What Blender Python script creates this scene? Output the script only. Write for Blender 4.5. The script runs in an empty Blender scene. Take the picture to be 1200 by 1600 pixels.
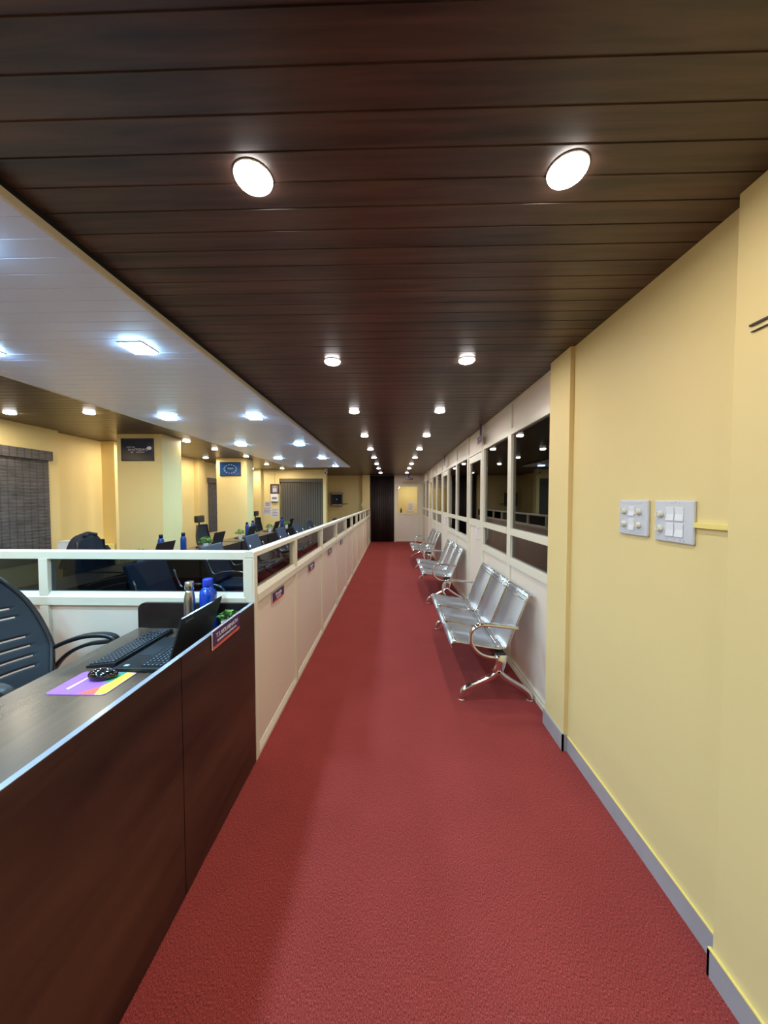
import bpy, bmesh, math, random
from mathutils import Vector, Matrix
random.seed(7)
PI = math.pi
S = bpy.context.scene
COL = S.collection

# ------------------------------------------------------------------ camera, world, exposure
F_PX = 525.0
pitch = math.atan(18.5 / F_PX)
yaw = math.atan(13 / F_PX * math.cos(pitch))
cd = bpy.data.cameras.new('camera')
cam = bpy.data.objects.new('camera', cd); COL.objects.link(cam)
cd.sensor_fit = 'HORIZONTAL'; cd.sensor_width = 36.0
cd.lens = 36.0 * F_PX / 1200.0
cd.clip_start = 0.02
cam.location = (0, 0, 1.5)
cam.rotation_euler = (PI / 2 - pitch, 0, yaw)
S.camera = cam
W = bpy.data.worlds.new('world'); S.world = W
W.use_nodes = True
W.node_tree.nodes['Background'].inputs[0].default_value = (0.02, 0.022, 0.03, 1)
W.node_tree.nodes['Background'].inputs[1].default_value = 0.3
S.view_settings.view_transform = 'Standard'
S.view_settings.look = 'None'
S.view_settings.gamma = 1.0
S.view_settings.use_curve_mapping = False
S.view_settings.exposure = 0.45
WARM_P, OFFICE_P, COOL_P, CABIN_P = 3.5, 5.5, 8.2, 15.0      # lamp powers in watts
WARM_C = (1.0, 0.94, 0.88)
OFFICE_C = (1.0, 0.87, 0.66)
COOL_C = (0.38, 0.75, 1.0)

# ------------------------------------------------------------------ materials
def lin(c):
    return tuple(((v / 255.0) / 12.92 if v / 255.0 <= 0.04045 else ((v / 255.0 + 0.055) / 1.055) ** 2.4) for v in c) + (1.0,)

def newmat(name):
    m = bpy.data.materials.new(name); m.use_nodes = True
    nt = m.node_tree
    return m, nt, nt.nodes['Principled BSDF']

def mat(name, rgb, rough=0.5, metal=0.0, var=0.0, scale=20.0, bump=0.0, bscale=200.0, coat=0.0, spec=0.5, stretch=(1, 1, 1), emit=None, es=0.0, alpha=None):
    m, nt, b = newmat(name)
    b.inputs['Base Color'].default_value = lin(rgb)
    b.inputs['Roughness'].default_value = rough
    b.inputs['Metallic'].default_value = metal
    b.inputs['Coat Weight'].default_value = coat
    b.inputs['Specular IOR Level'].default_value = spec
    if emit:
        b.inputs['Emission Color'].default_value = lin(emit); b.inputs['Emission Strength'].default_value = es
    if var or bump:
        tc = nt.nodes.new('ShaderNodeTexCoord'); mp = nt.nodes.new('ShaderNodeMapping')
        mp.inputs['Scale'].default_value = stretch
        nt.links.new(tc.outputs['Object'], mp.inputs[0])
    if var:
        n = nt.nodes.new('ShaderNodeTexNoise'); n.inputs['Scale'].default_value = scale; n.inputs['Detail'].default_value = 6
        nt.links.new(mp.outputs[0], n.inputs['Vector'])
        mx = nt.nodes.new('ShaderNodeMix'); mx.data_type = 'RGBA'
        a = lin(rgb)
        mx.inputs[6].default_value = tuple(x * (1 - var) for x in a[:3]) + (1,)
        mx.inputs[7].default_value = tuple(min(1, x * (1 + var)) for x in a[:3]) + (1,)
        nt.links.new(n.outputs['Fac'], mx.inputs[0]); nt.links.new(mx.outputs[2], b.inputs['Base Color'])
    if bump:
        n2 = nt.nodes.new('ShaderNodeTexNoise'); n2.inputs['Scale'].default_value = bscale; n2.inputs['Detail'].default_value = 3
        nt.links.new(mp.outputs[0], n2.inputs['Vector'])
        bp = nt.nodes.new('ShaderNodeBump'); bp.inputs['Strength'].default_value = bump; bp.inputs['Distance'].default_value = 0.002
        nt.links.new(n2.outputs['Fac'], bp.inputs['Height']); nt.links.new(bp.outputs[0], b.inputs['Normal'])
    return m

def wood(name, dark, light, axis='X', rough=0.35, fine=28.0, coat=0.0, spec=0.5, contrast=(0.35, 0.7)):
    """long streaky grain running along an axis"""
    m, nt, b = newmat(name)
    b.inputs['Roughness'].default_value = rough; b.inputs['Coat Weight'].default_value = coat
    b.inputs['Specular IOR Level'].default_value = spec
    tc = nt.nodes.new('ShaderNodeTexCoord'); mp = nt.nodes.new('ShaderNodeMapping')
    sc = {'X': (0.07, 1, 1), 'Y': (1, 0.07, 1), 'Z': (1, 1, 0.07), 'D': (1, 0.12, 0.6)}[axis]
    mp.inputs['Scale'].default_value = sc
    if axis == 'D':
        mp.inputs['Rotation'].default_value = (0.42, 0, 0)
    nt.links.new(tc.outputs['Object'], mp.inputs[0])
    n = nt.nodes.new('ShaderNodeTexNoise'); n.inputs['Scale'].default_value = fine; n.inputs['Detail'].default_value = 8; n.inputs['Distortion'].default_value = 0.6
    n1 = nt.nodes.new('ShaderNodeTexNoise'); n1.inputs['Scale'].default_value = fine / 7; n1.inputs['Detail'].default_value = 3; n1.inputs['Distortion'].default_value = 1.4
    for k in (n, n1): nt.links.new(mp.outputs[0], k.inputs['Vector'])
    ad = nt.nodes.new('ShaderNodeMath'); ad.operation = 'ADD'
    ml = nt.nodes.new('ShaderNodeMath'); ml.operation = 'MULTIPLY'; ml.inputs[1].default_value = 0.5
    nt.links.new(n.outputs['Fac'], ad.inputs[0]); nt.links.new(n1.outputs['Fac'], ad.inputs[1]); nt.links.new(ad.outputs[0], ml.inputs[0])
    r = nt.nodes.new('ShaderNodeValToRGB')
    r.color_ramp.elements[0].position = contrast[0]; r.color_ramp.elements[0].color = lin(dark)
    r.color_ramp.elements[1].position = contrast[1]; r.color_ramp.elements[1].color = lin(light)
    nt.links.new(ml.outputs[0], r.inputs[0]); nt.links.new(r.outputs[0], b.inputs['Base Color'])
    return m

def glass(name, tint, refl_ior=1.5, rough=0.0, gcol=(1, 1, 1)):
    """thin pane: see-through tint mixed with a fresnel mirror"""
    m = bpy.data.materials.new(name); m.use_nodes = True; nt = m.node_tree
    nt.nodes.remove(nt.nodes['Principled BSDF']); out = nt.nodes['Material Output']
    t = nt.nodes.new('ShaderNodeBsdfTransparent'); t.inputs[0].default_value = tint + (1,)
    g = nt.nodes.new('ShaderNodeBsdfGlossy'); g.inputs['Roughness'].default_value = rough; g.inputs[0].default_value = gcol + (1,)
    fr = nt.nodes.new('ShaderNodeFresnel'); fr.inputs[0].default_value = refl_ior
    mx = nt.nodes.new('ShaderNodeMixShader')
    nt.links.new(fr.outputs[0], mx.inputs[0]); nt.links.new(t.outputs[0], mx.inputs[1]); nt.links.new(g.outputs[0], mx.inputs[2])
    nt.links.new(mx.outputs[0], out.inputs[0])
    return m

M = {}
M['yellow'] = mat('wall_paint_yellow', (228, 206, 146), 0.55, var=0.05, scale=1.7, bump=0.08, bscale=60, spec=0.3)
M['yellow_trim'] = mat('trim_paint_yellow', (238, 216, 128), 0.4, var=0.04, scale=5)
M['cream'] = mat('cream_frame', (226, 220, 200), 0.32, var=0.02, scale=3)
M['panel'] = mat('cream_panel', (230, 216, 200), 0.38, var=0.03, scale=2.2)
M['skirt'] = mat('grey_skirting', (168, 164, 166), 0.35, var=0.14, scale=9)
M['ceil'] = wood('dark_plank_ceiling', (26, 17, 14), (98, 72, 60), 'X', 0.36, 34, spec=0.7)
M['ceil_w'] = mat('pale_plank_ceiling', (206, 224, 252), 0.34, var=0.03, scale=3)  # white planks; the blue tint puts the panel lights' cool spill into the colour
M['ceil_trim'] = mat('cream_edge_trim', (206, 198, 176), 0.4, var=0.02)
M['desk'] = wood('desk_laminate', (34, 22, 18), (86, 57, 45), 'D', 0.4, 11, spec=0.4, contrast=(0.36, 0.66))
M['desktop'] = wood('desk_top_laminate', (66, 53, 44), (98, 82, 70), 'Y', 0.27, 16, spec=0.55)
M['edge'] = mat('edge_band', (150, 158, 172), 0.12, var=0.08, scale=30, spec=0.9)
M['desk_dark'] = wood('dark_desk_laminate', (26, 20, 20), (46, 36, 34), 'Y', 0.35, 18)
M['black'] = mat('black_plastic', (22, 24, 28), 0.38, var=0.05)
M['blackg'] = mat('black_gloss', (12, 13, 17), 0.09, var=0.05, coat=0.6)
M['lid'] = mat('laptop_lid', (22, 23, 27), 0.55, var=0.05)
M['keys'] = mat('key_caps', (34, 37, 44), 0.4, var=0.05)
M['legend'] = mat('key_legend', (170, 180, 190), 0.5, var=0.02)
M['mesh'] = mat('chair_mesh_black', (20, 26, 34), 0.72, var=0.1, bump=0.5, bscale=900)
M['navy'] = mat('navy_leatherette', (36, 52, 72), 0.42, var=0.06, scale=10, bump=0.1)
M['darknavy'] = mat('dark_cloth', (22, 28, 40), 0.85, var=0.2, scale=15, bump=0.4, bscale=300)
M['chrome'] = mat('chrome', (226, 224, 222), 0.1, 1.0, var=0.02)
M['steel'] = mat('brushed_steel', (196, 194, 190), 0.26, 1.0, var=0.06, scale=12, stretch=(8, 8, 0.4))
M['bottle_blue'] = mat('blue_plastic', (2, 66, 180), 0.1, var=0.08, scale=18, coat=0.5)
M['bottle_blue2'] = mat('blue_metal', (20, 58, 130), 0.25, var=0.08)
M['cap_blue'] = mat('blue_cap', (22, 58, 190), 0.28, var=0.05)
M['white'] = mat('white_plastic', (226, 228, 232), 0.3, var=0.02)
M['socket'] = mat('white_socket', (205, 208, 216), 0.22, var=0.03, coat=0.3)
M['dial'] = mat('dial_ivory', (222, 220, 206), 0.35, var=0.03)
M['dirt'] = mat('dark_specks', (90, 88, 92), 0.8, var=0.2)
M['leaf'] = mat('leaf_green', (62, 122, 38), 0.5, var=0.45, scale=40)
M['leaf2'] = mat('leaf_pale', (150, 190, 90), 0.5, var=0.3, scale=40)
M['purple'] = mat('pad_purple', (150, 92, 176), 0.75, var=0.04)
M['padyellow'] = mat('pad_yellow', (238, 200, 60), 0.75, var=0.04)
M['padred'] = mat('pad_red', (224, 92, 76), 0.75, var=0.04)
M['padteal'] = mat('pad_teal', (52, 146, 112), 0.75, var=0.04)
M['padwhite'] = mat('pad_white', (230, 222, 230), 0.75, var=0.02)
M['plate'] = mat('sign_purple', (64, 46, 92), 0.35, var=0.04)
M['plate_edge'] = mat('sign_edge', (226, 206, 206), 0.3, var=0.03)
M['orange'] = mat('sign_orange', (222, 92, 52), 0.4, var=0.04)
M['lettering'] = mat('white_lettering', (225, 220, 232), 0.5, var=0.02)
M['poster_navy'] = mat('poster_navy', (20, 36, 66), 0.12, var=0.1, scale=4, coat=0.4)
M['poster_blue'] = mat('poster_blue', (22, 66, 126), 0.14, var=0.45, scale=5, coat=0.4)
M['frame_dark'] = mat('dark_picture_frame', (58, 46, 46), 0.4, var=0.1)
M['paper'] = mat('paper', (214, 208, 214), 0.8, var=0.03)
M['ink'] = mat('ink_grey', (130, 118, 140), 0.8, var=0.1)
M['gold'] = mat('gold_print', (200, 180, 90), 0.5, var=0.1)
M['rim'] = mat('lamp_rim', (235, 235, 235), 0.35, var=0.01)
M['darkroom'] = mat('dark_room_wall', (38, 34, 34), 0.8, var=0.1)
M['blind_dark'] = mat('dark_vertical_slat', (84, 80, 74), 0.7, var=0.1)
M['blind_grey'] = mat('grey_vertical_slat', (98, 88, 76), 0.75, var=0.08, scale=12, stretch=(4, 4, 0.3))
M['curtain'] = mat('dark_curtain', (58, 48, 48), 0.55, var=0.15, scale=8, stretch=(4, 4, 0.2))
M['screen_w'] = mat('pale_logo', (170, 200, 215), 0.3, var=0.02)
M['rubber'] = mat('rubber_grey', (90, 88, 86), 0.7, var=0.1)
M['pane_clear'] = glass('clear_pane', (0.82, 0.86, 0.86), 1.5)
M['pane_dark'] = glass('smoked_pane', (0.42, 0.43, 0.44), 1.75, gcol=(0.95, 0.95, 0.95))
M['pane_mid'] = glass('lightly_smoked_pane', (0.82, 0.82, 0.80), 1.45)
M['pane_low'] = glass('tinted_low_pane', (0.30, 0.36, 0.42), 1.28)

def emis(name, col, s):
    m, nt, b = newmat(name)
    n = nt.nodes.new('ShaderNodeTexNoise'); n.inputs['Scale'].default_value = 5
    b.inputs['Base Color'].default_value = (0.8, 0.8, 0.8, 1)
    b.inputs['Emission Color'].default_value = col + (1,); b.inputs['Emission Strength'].default_value = s
    nt.links.new(n.outputs['Fac'], b.inputs['Roughness'])
    return m
M['lit_warm'] = emis('diffuser_warm', (1.0, 0.95, 0.92), 22)
M['lit_cool'] = emis('diffuser_cool', (0.40, 0.72, 1.0), 75)

def carpet():
    m, nt, b = newmat('red_carpet')
    b.inputs['Roughness'].default_value = 0.95; b.inputs['Specular IOR Level'].default_value = 0.12
    tc = nt.nodes.new('ShaderNodeTexCoord')
    mp = nt.nodes.new('ShaderNodeMapping'); mp.inputs['Scale'].default_value = (1, 0.45, 1)
    nt.links.new(tc.outputs['Object'], mp.inputs[0])
    a = nt.nodes.new('ShaderNodeTexNoise'); a.inputs['Scale'].default_value = 380; a.inputs['Detail'].default_value = 4; a.inputs['Roughness'].default_value = 0.75
    c = nt.nodes.new('ShaderNodeTexNoise'); c.inputs['Scale'].default_value = 3; c.inputs['Detail'].default_value = 3
    nt.links.new(mp.outputs[0], a.inputs['Vector']); nt.links.new(tc.outputs['Object'], c.inputs['Vector'])
    r = nt.nodes.new('ShaderNodeValToRGB'); e = r.color_ramp.elements
    e[0].position = 0.30; e[0].color = lin((64, 24, 24)); e[1].position = 0.72; e[1].color = lin((218, 104, 94))
    k = e.new(0.5); k.color = lin((148, 60, 57))
    nt.links.new(a.outputs['Fac'], r.inputs[0])
    mx = nt.nodes.new('ShaderNodeMix'); mx.data_type = 'RGBA'; mx.blend_type = 'MULTIPLY'; mx.inputs[0].default_value = 0.25
    nt.links.new(r.outputs[0], mx.inputs[6]); nt.links.new(c.outputs['Fac'], mx.inputs[7])
    nt.links.new(mx.outputs[2], b.inputs['Base Color'])
    bp = nt.nodes.new('ShaderNodeBump'); bp.inputs['Strength'].default_value = 0.15; bp.inputs['Distance'].default_value = 0.001
    nt.links.new(a.outputs['Fac'], bp.inputs['Height']); nt.links.new(bp.outputs[0], b.inputs['Normal'])
    return m
M['carpet'] = carpet()

def bamboo():
    """dark woven bamboo: fine horizontal slats with darker vertical warp bands"""
    m, nt, b = newmat('bamboo_weave')
    b.inputs['Roughness'].default_value = 0.7
    tc = nt.nodes.new('ShaderNodeTexCoord'); sp = nt.nodes.new('ShaderNodeSeparateXYZ')
    nt.links.new(tc.outputs['Object'], sp.inputs[0])
    def stripes(sock, freq, lo, hi):
        a = nt.nodes.new('ShaderNodeMath'); a.operation = 'MULTIPLY'; a.inputs[1].default_value = freq
        nt.links.new(sock, a.inputs[0])
        f = nt.nodes.new('ShaderNodeMath'); f.operation = 'FRACT'; nt.links.new(a.outputs[0], f.inputs[0])
        r = nt.nodes.new('ShaderNodeMapRange'); r.inputs[1].default_value = 0.0; r.inputs[2].default_value = 0.22
        r.inputs[3].default_value = lo; r.inputs[4].default_value = hi
        nt.links.new(f.outputs[0], r.inputs[0]); return r.outputs[0]
    s1 = stripes(sp.outputs['Y'], 13.0, 0.35, 1.0); s2 = stripes(sp.outputs['Z'], 70.0, 0.45, 1.0)
    mu = nt.nodes.new('ShaderNodeMath'); mu.operation = 'MULTIPLY'; nt.links.new(s1, mu.inputs[0]); nt.links.new(s2, mu.inputs[1])
    n = nt.nodes.new('ShaderNodeTexNoise'); n.inputs['Scale'].default_value = 14
    mu2 = nt.nodes.new('ShaderNodeMath'); mu2.operation = 'MULTIPLY'; nt.links.new(mu.outputs[0], mu2.inputs[0]); nt.links.new(n.outputs['Fac'], mu2.inputs[1])
    r = nt.nodes.new('ShaderNodeValToRGB'); r.color_ramp.elements[0].color = lin((14, 15, 20)); r.color_ramp.elements[1].color = lin((112, 106, 106)); r.color_ramp.elements[1].position = 0.75
    nt.links.new(mu2.outputs[0], r.inputs[0]); nt.links.new(r.outputs[0], b.inputs['Base Color'])
    return m
M['bamboo'] = bamboo()

def perforated():
    """silver sheet steel pierced by rows of small round holes"""
    m, nt, b = newmat('perforated_steel')
    b.inputs['Base Color'].default_value = lin((204, 208, 216)); b.inputs['Metallic'].default_value = 0.85; b.inputs['Roughness'].default_value = 0.3
    tc = nt.nodes.new('ShaderNodeTexCoord'); mp = nt.nodes.new('ShaderNodeMapping'); mp.inputs['Scale'].default_value = (100, 100, 100)
    nt.links.new(tc.outputs['UV'], mp.inputs[0])
    fr = nt.nodes.new('ShaderNodeVectorMath'); fr.operation = 'FRACTION'; nt.links.new(mp.outputs[0], fr.inputs[0])
    sb = nt.nodes.new('ShaderNodeVectorMath'); sb.operation = 'SUBTRACT'; sb.inputs[1].default_value = (0.5, 0.5, 0); nt.links.new(fr.outputs[0], sb.inputs[0])
    ln = nt.nodes.new('ShaderNodeVectorMath'); ln.operation = 'LENGTH'; nt.links.new(sb.outputs[0], ln.inputs[0])
    gt = nt.nodes.new('ShaderNodeMath'); gt.operation = 'GREATER_THAN'; gt.inputs[1].default_value = 0.22; nt.links.new(ln.outputs['Value'], gt.inputs[0])
    n = nt.nodes.new('ShaderNodeTexNoise'); n.inputs['Scale'].default_value = 30
    mr = nt.nodes.new('ShaderNodeMapRange'); mr.inputs[3].default_value = 0.26; mr.inputs[4].default_value = 0.36
    nt.links.new(n.outputs['Fac'], mr.inputs[0]); nt.links.new(mr.outputs[0], b.inputs['Roughness'])
    nt.links.new(gt.outputs[0], b.inputs['Alpha'])
    return m
M['perf'] = perforated()

# ------------------------------------------------------------------ mesh helpers
class MB:
    def __init__(s): s.bm = bmesh.new(); s.uv = s.bm.loops.layers.uv.new('UVMap')
    def box(s, x0, x1, y0, y1, z0, z1, mi=0, bev=0.0, rot=None, piv=None):
        t = bmesh.new(); bmesh.ops.create_cube(t, size=1.0)
        for v in t.verts:
            v.co = Vector(((x0 + x1) / 2 + v.co.x * (x1 - x0), (y0 + y1) / 2 + v.co.y * (y1 - y0), (z0 + z1) / 2 + v.co.z * (z1 - z0)))
        if bev > 0: bmesh.ops.bevel(t, geom=t.edges[:] , offset=bev, segments=2, affect='EDGES', profile=0.6)
        if rot is not None:
            p = Vector(piv) if piv else Vector(((x0 + x1) / 2, (y0 + y1) / 2, (z0 + z1) / 2))
            for v in t.verts: v.co = p + rot @ (v.co - p)
        s.merge(t, mi); return s
    def merge(s, t, mi=0, smooth=False):
        mp = {v: s.bm.verts.new(v.co) for v in t.verts}
        for f in t.faces:
            try:
                g = s.bm.faces.new([mp[v] for v in f.verts]); g.material_index = mi; g.smooth = smooth or f.smooth
            except ValueError: pass
        t.free()
    def poly(s, pts, mi=0, smooth=False):
        f = s.bm.faces.new([s.bm.verts.new(p) for p in pts]); f.material_index = mi; f.smooth = smooth; return f
    def prism(s, pts2, axis, a, b, mi=0):
        """closed 2D outline extruded along axis 'x','y','z' from a to b"""
        def P(u, v, w):
            return {'x': (w, u, v), 'y': (u, w, v), 'z': (u, v, w)}[axis]
        A = [s.bm.verts.new(P(u, v, a)) for u, v in pts2]; B = [s.bm.verts.new(P(u, v, b)) for u, v in pts2]
        n = len(A)
        fs = [s.bm.faces.new(A), s.bm.faces.new(B[::-1])]
        for i in range(n): fs.append(s.bm.faces.new((A[i], B[i], B[(i + 1) % n], A[(i + 1) % n])))
        for f in fs: f.material_index = mi
        bmesh.ops.recalc_face_normals(s.bm, faces=fs)
        return s
    def lathe(s, prof, c=(0, 0, 0), seg=20, mi=0, mat4=None):
        """prof: list of (r, z)"""
        rings = []
        for r, z in prof:
            ring = []
            for k in range(seg):
                p = Vector((r * math.cos(2 * PI * k / seg), r * math.sin(2 * PI * k / seg), z))
                if mat4 is not None: p = mat4 @ p
                ring.append(s.bm.verts.new(Vector(c) + p))
            rings.append(ring)
        fs = []
        for i in range(len(rings) - 1):
            for k in range(seg):
                fs.append(s.bm.faces.new((rings[i][k], rings[i][(k + 1) % seg], rings[i + 1][(k + 1) % seg], rings[i + 1][k])))
        fs.append(s.bm.faces.new(rings[0][::-1])); fs.append(s.bm.faces.new(rings[-1]))
        for f in fs: f.material_index = mi; f.smooth = True
        fs[-1].smooth = fs[-2].smooth = False
        bmesh.ops.recalc_face_normals(s.bm, faces=fs)
        return s
    def sweep(s, path, sect, mi=0, up=(0, 1, 0), scales=None, closed=False):
        """sweep a closed 2D section (list of (a,b)) along a path; b axis tends to 'up'"""
        path = [Vector(p) for p in path]; n = len(path); rings = []
        for i, p in enumerate(path):
            if closed: t = path[(i + 1) % n] - path[i - 1]
            else: t = path[min(i + 1, n - 1)] - path[max(i - 1, 0)]
            t.normalize(); u = Vector(up)
            a = t.cross(u)
            if a.length < 1e-4: a = t.cross(Vector((1, 0, 0)))
            a.normalize(); b = a.cross(t).normalized()
            k = scales[i] if scales else 1.0
            rings.append([s.bm.verts.new(p + a * (q[0] * k) + b * (q[1] * k)) for q in sect])
        m = len(sect); fs = []
        for i in range(n if closed else n - 1):
            A = rings[i]; B = rings[(i + 1) % n]
            for j in range(m): fs.append(s.bm.faces.new((A[j], A[(j + 1) % m], B[(j + 1) % m], B[j])))
        if not closed:
            fs.append(s.bm.faces.new(rings[0])); fs.append(s.bm.faces.new(rings[-1][::-1]))
        for f in fs: f.material_index = mi; f.smooth = True
        bmesh.ops.recalc_face_normals(s.bm, faces=fs)
        return s
    def tube(s, path, r, mi=0, seg=10, up=(0, 1, 0), scales=None, closed=False):
        return s.sweep(path, [(r * math.cos(2 * PI * k / seg), r * math.sin(2 * PI * k / seg)) for k in range(seg)], mi, up, scales, closed)
    def build(s, name, mats, parent=None, loc=None, bevel=0.0, autosmooth=True):
        me = bpy.data.meshes.new(name); s.bm.to_mesh(me); s.bm.free()
        if not isinstance(mats, (list, tuple)): mats = [mats]
        for m in mats: me.materials.append(m)
        o = bpy.data.objects.new(name, me); COL.objects.link(o)
        if parent is not None: o.parent = parent
        if loc is not None: o.location = loc
        if bevel:
            md = o.modifiers.new('bevel', 'BEVEL'); md.width = bevel; md.segments = 2; md.limit_method = 'ANGLE'
        return o

def spline(pts, n=6):
    """Catmull-Rom through points"""
    P = [Vector(p) for p in pts]; P = [2 * P[0] - P[1]] + P + [2 * P[-1] - P[-2]]
    out = []
    for i in range(1, len(P) - 2):
        for k in range(n):
            t = k / n; a, b, c, d = P[i - 1], P[i], P[i + 1], P[i + 2]
            out.append(0.5 * ((2 * b) + (c - a) * t + (2 * a - 5 * b + 4 * c - d) * t * t + (3 * b - a - 3 * c + d) * t ** 3))
    out.append(P[-2]); return out

def rrect(w, h, r, n=3):
    out = []
    for cx, cy, a0 in ((w / 2 - r, h / 2 - r, 0), (-w / 2 + r, h / 2 - r, PI / 2), (-w / 2 + r, -h / 2 + r, PI), (w / 2 - r, -h / 2 + r, 1.5 * PI)):
        for k in range(n + 1):
            a = a0 + PI / 2 * k / n; out.append((cx + r * math.cos(a), cy + r * math.sin(a)))
    return out

def thing(name, label, cat, loc=(0, 0, 0), rz=0.0, group=None, kind=None):
    o = bpy.data.objects.new(name, None); COL.objects.link(o); o.empty_display_size = 0.1
    o.location = loc; o.rotation_euler = (0, 0, rz)
    return tag(o, label, cat, group, kind)

def tag(o, label=None, cat=None, group=None, kind=None):
    if label: o['label'] = label
    if cat: o['category'] = cat
    if group: o['group'] = group
    if kind: o['kind'] = kind
    return o

def dup(root, loc=None, label=None, rz=None):
    """copy of a thing with copies of its parts and their sub-parts"""
    r = root.copy(); COL.objects.link(r)
    if loc is not None: r.location = loc
    if rz is not None: r.rotation_euler = (0, 0, rz)
    if label: r['label'] = label
    for ch in list(root.children):
        c = ch.copy(); COL.objects.link(c); c.parent = r
        for g in list(ch.children):
            d = g.copy(); COL.objects.link(d); d.parent = c
    return r

def text_mesh(name, body, size, m, parent, loc, rot, extrude=0.0006, align='CENTER', sx=1.0):
    cu = bpy.data.curves.new(name, 'FONT'); cu.body = body; cu.size = size; cu.extrude = extrude
    cu.align_x = align; cu.align_y = 'CENTER'; cu.resolution_u = 3
    t = bpy.data.objects.new(name, cu); COL.objects.link(t)
    dg = bpy.context.evaluated_depsgraph_get(); me = bpy.data.meshes.new_from_object(t.evaluated_get(dg))
    bpy.data.objects.remove(t); bpy.data.curves.remove(cu)
    me.materials.clear(); me.materials.append(m)
    o = bpy.data.objects.new(name, me); COL.objects.link(o); o.parent = parent
    o.location = loc; o.rotation_euler = rot; o.scale = (sx, 1, 1)
    return o

# ------------------------------------------------------------------ measures of the place
CH = 2.385        # dark ceiling
CW = 2.34         # pale dropped ceiling
YE = 12.1         # end of the corridor
YB = -2.6         # wall behind the viewer
XR = 1.05; XP = 1.075; XL = -0.779

def struct(name, mb, m, label, cat, parent=None):
    o = mb.build(name, m, parent)
    if parent is None: tag(o, label, cat, kind='structure')
    return o

# floor
struct('floor', MB().box(-4.6, 4.0, YB - 0.2, 16.0, -0.1, 0.0), M['carpet'], 'dark red heathered carpet along the corridor', 'floor')

# plank ceilings with real grooves
def planks(x0, x1, y0, y1, z, th, pitch, gw, gd):
    mb = MB(); prof = []
    y = y0
    while y < y1 - 1e-6:
        e = min(y + pitch, y1)
        prof += [(y + gw / 2, z + gd), (y + gw / 2 + 0.0012, z), (e - gw / 2 - 0.0012, z), (e - gw / 2, z + gd)]
        y = e
    prof = [(y0, z + gd)] + prof + [(y1, z + gd)]
    A = [mb.bm.verts.new((x0, p[0], p[1])) for p in prof]; B = [mb.bm.verts.new((x1, p[0], p[1])) for p in prof]
    for i in range(len(A) - 1): mb.bm.faces.new((A[i], A[i + 1], B[i + 1], B[i]))
    mb.box(x0, x1, y0, y1, z + gd + 0.002, z + th)
    return mb
struct('ceiling', planks(-4.6, 4.0, YB - 0.1, 16.0, CH, 0.06, 0.0832, 0.0045, 0.0028), M['ceil'], 'dark brown wood-look plank ceiling over the corridor', 'ceiling')
WX0, WX1, WY1 = -2.62, -1.085, 8.55
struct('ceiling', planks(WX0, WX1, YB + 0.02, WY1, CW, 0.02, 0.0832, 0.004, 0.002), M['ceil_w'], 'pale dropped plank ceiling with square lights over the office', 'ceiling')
tr = MB()
tr.box(WX1, WX1 + 0.012, YB + 0.02, WY1 + 0.012, CW - 0.004, CW + 0.022)
tr.box(WX0 - 0.012, WX0, YB + 0.02, WY1 + 0.012, CW - 0.004, CW + 0.022); tr.box(WX0, WX1, WY1, WY1 + 0.012, CW - 0.004, CW + 0.022)
struct('trim_1', tr, M['ceil_trim'], 'cream edge strip around the pale dropped ceiling', 'trim')
tr = MB(); tr.box(WX1, WX1 + 0.008, YB + 0.02, WY1 + 0.008, CW + 0.022, CH + 0.003); tr.box(WX0 - 0.008, WX0, YB + 0.02, WY1 + 0.008, CW + 0.022, CH + 0.003)
tr.box(WX0, WX1, WY1, WY1 + 0.008, CW + 0.022, CH + 0.003)
struct('trim_2', tr, M['black'], 'black strip between the pale and the dark ceiling', 'trim')

# right side: near pilaster, wall, pillar, then glazed partition
struct('wall_right', MB().box(XR, XR + 0.2, YB, 1.99, 0, CH), M['yellow'], 'yellow wall on the right carrying the switch plates', 'wall')
struct('wall_right', MB().box(1.005, XR, YB, 1.03, 0, CH, bev=0.002), M['yellow'], 'shallow yellow pilaster at the right edge, nearest the viewer', 'wall')
struct('wall_right', MB().box(1.025, XR + 0.2, 1.99, 2.235, 0, CH, bev=0.002), M['yellow'], 'narrow yellow pillar between the wall and the glazed partition', 'wall')
sk = MB(); sk.box(XR - 0.008, XR, 1.03, 1.99, 0, 0.09)
sk2 = MB(); sk2.box(XR - 0.01, XR - 0.001, 1.03, 1.99, 0.0905, 0.094)
o = struct('baseboard_right', sk, M['skirt'], 'grey tile skirting below the right wall', 'baseboard'); struct('painted_edge', sk2, M['yellow_trim'], '', '', o)
sk = MB(); sk.box(0.996, 1.005, YB, 1.038, 0, 0.09); sk.box(0.996, XR - 0.008, 1.03, 1.038, 0, 0.09)
sk2 = MB(); sk2.box(0.994, 1.004, YB, 1.036, 0.0905, 0.094)
o = struct('baseboard_right', sk, M['skirt'], 'grey tile skirting round the near pilaster', 'baseboard'); struct('painted_edge', sk2, M['yellow_trim'], '', '', o)
sk = MB(); sk.box(1.015, 1.025, 1.982, 2.243, 0, 0.1); sk.box(1.015, XR - 0.008, 1.982, 1.99, 0, 0.1)
o = struct('baseboard_right', sk, M['skirt'], 'grey tile skirting round the narrow pillar', 'baseboard')

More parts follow.
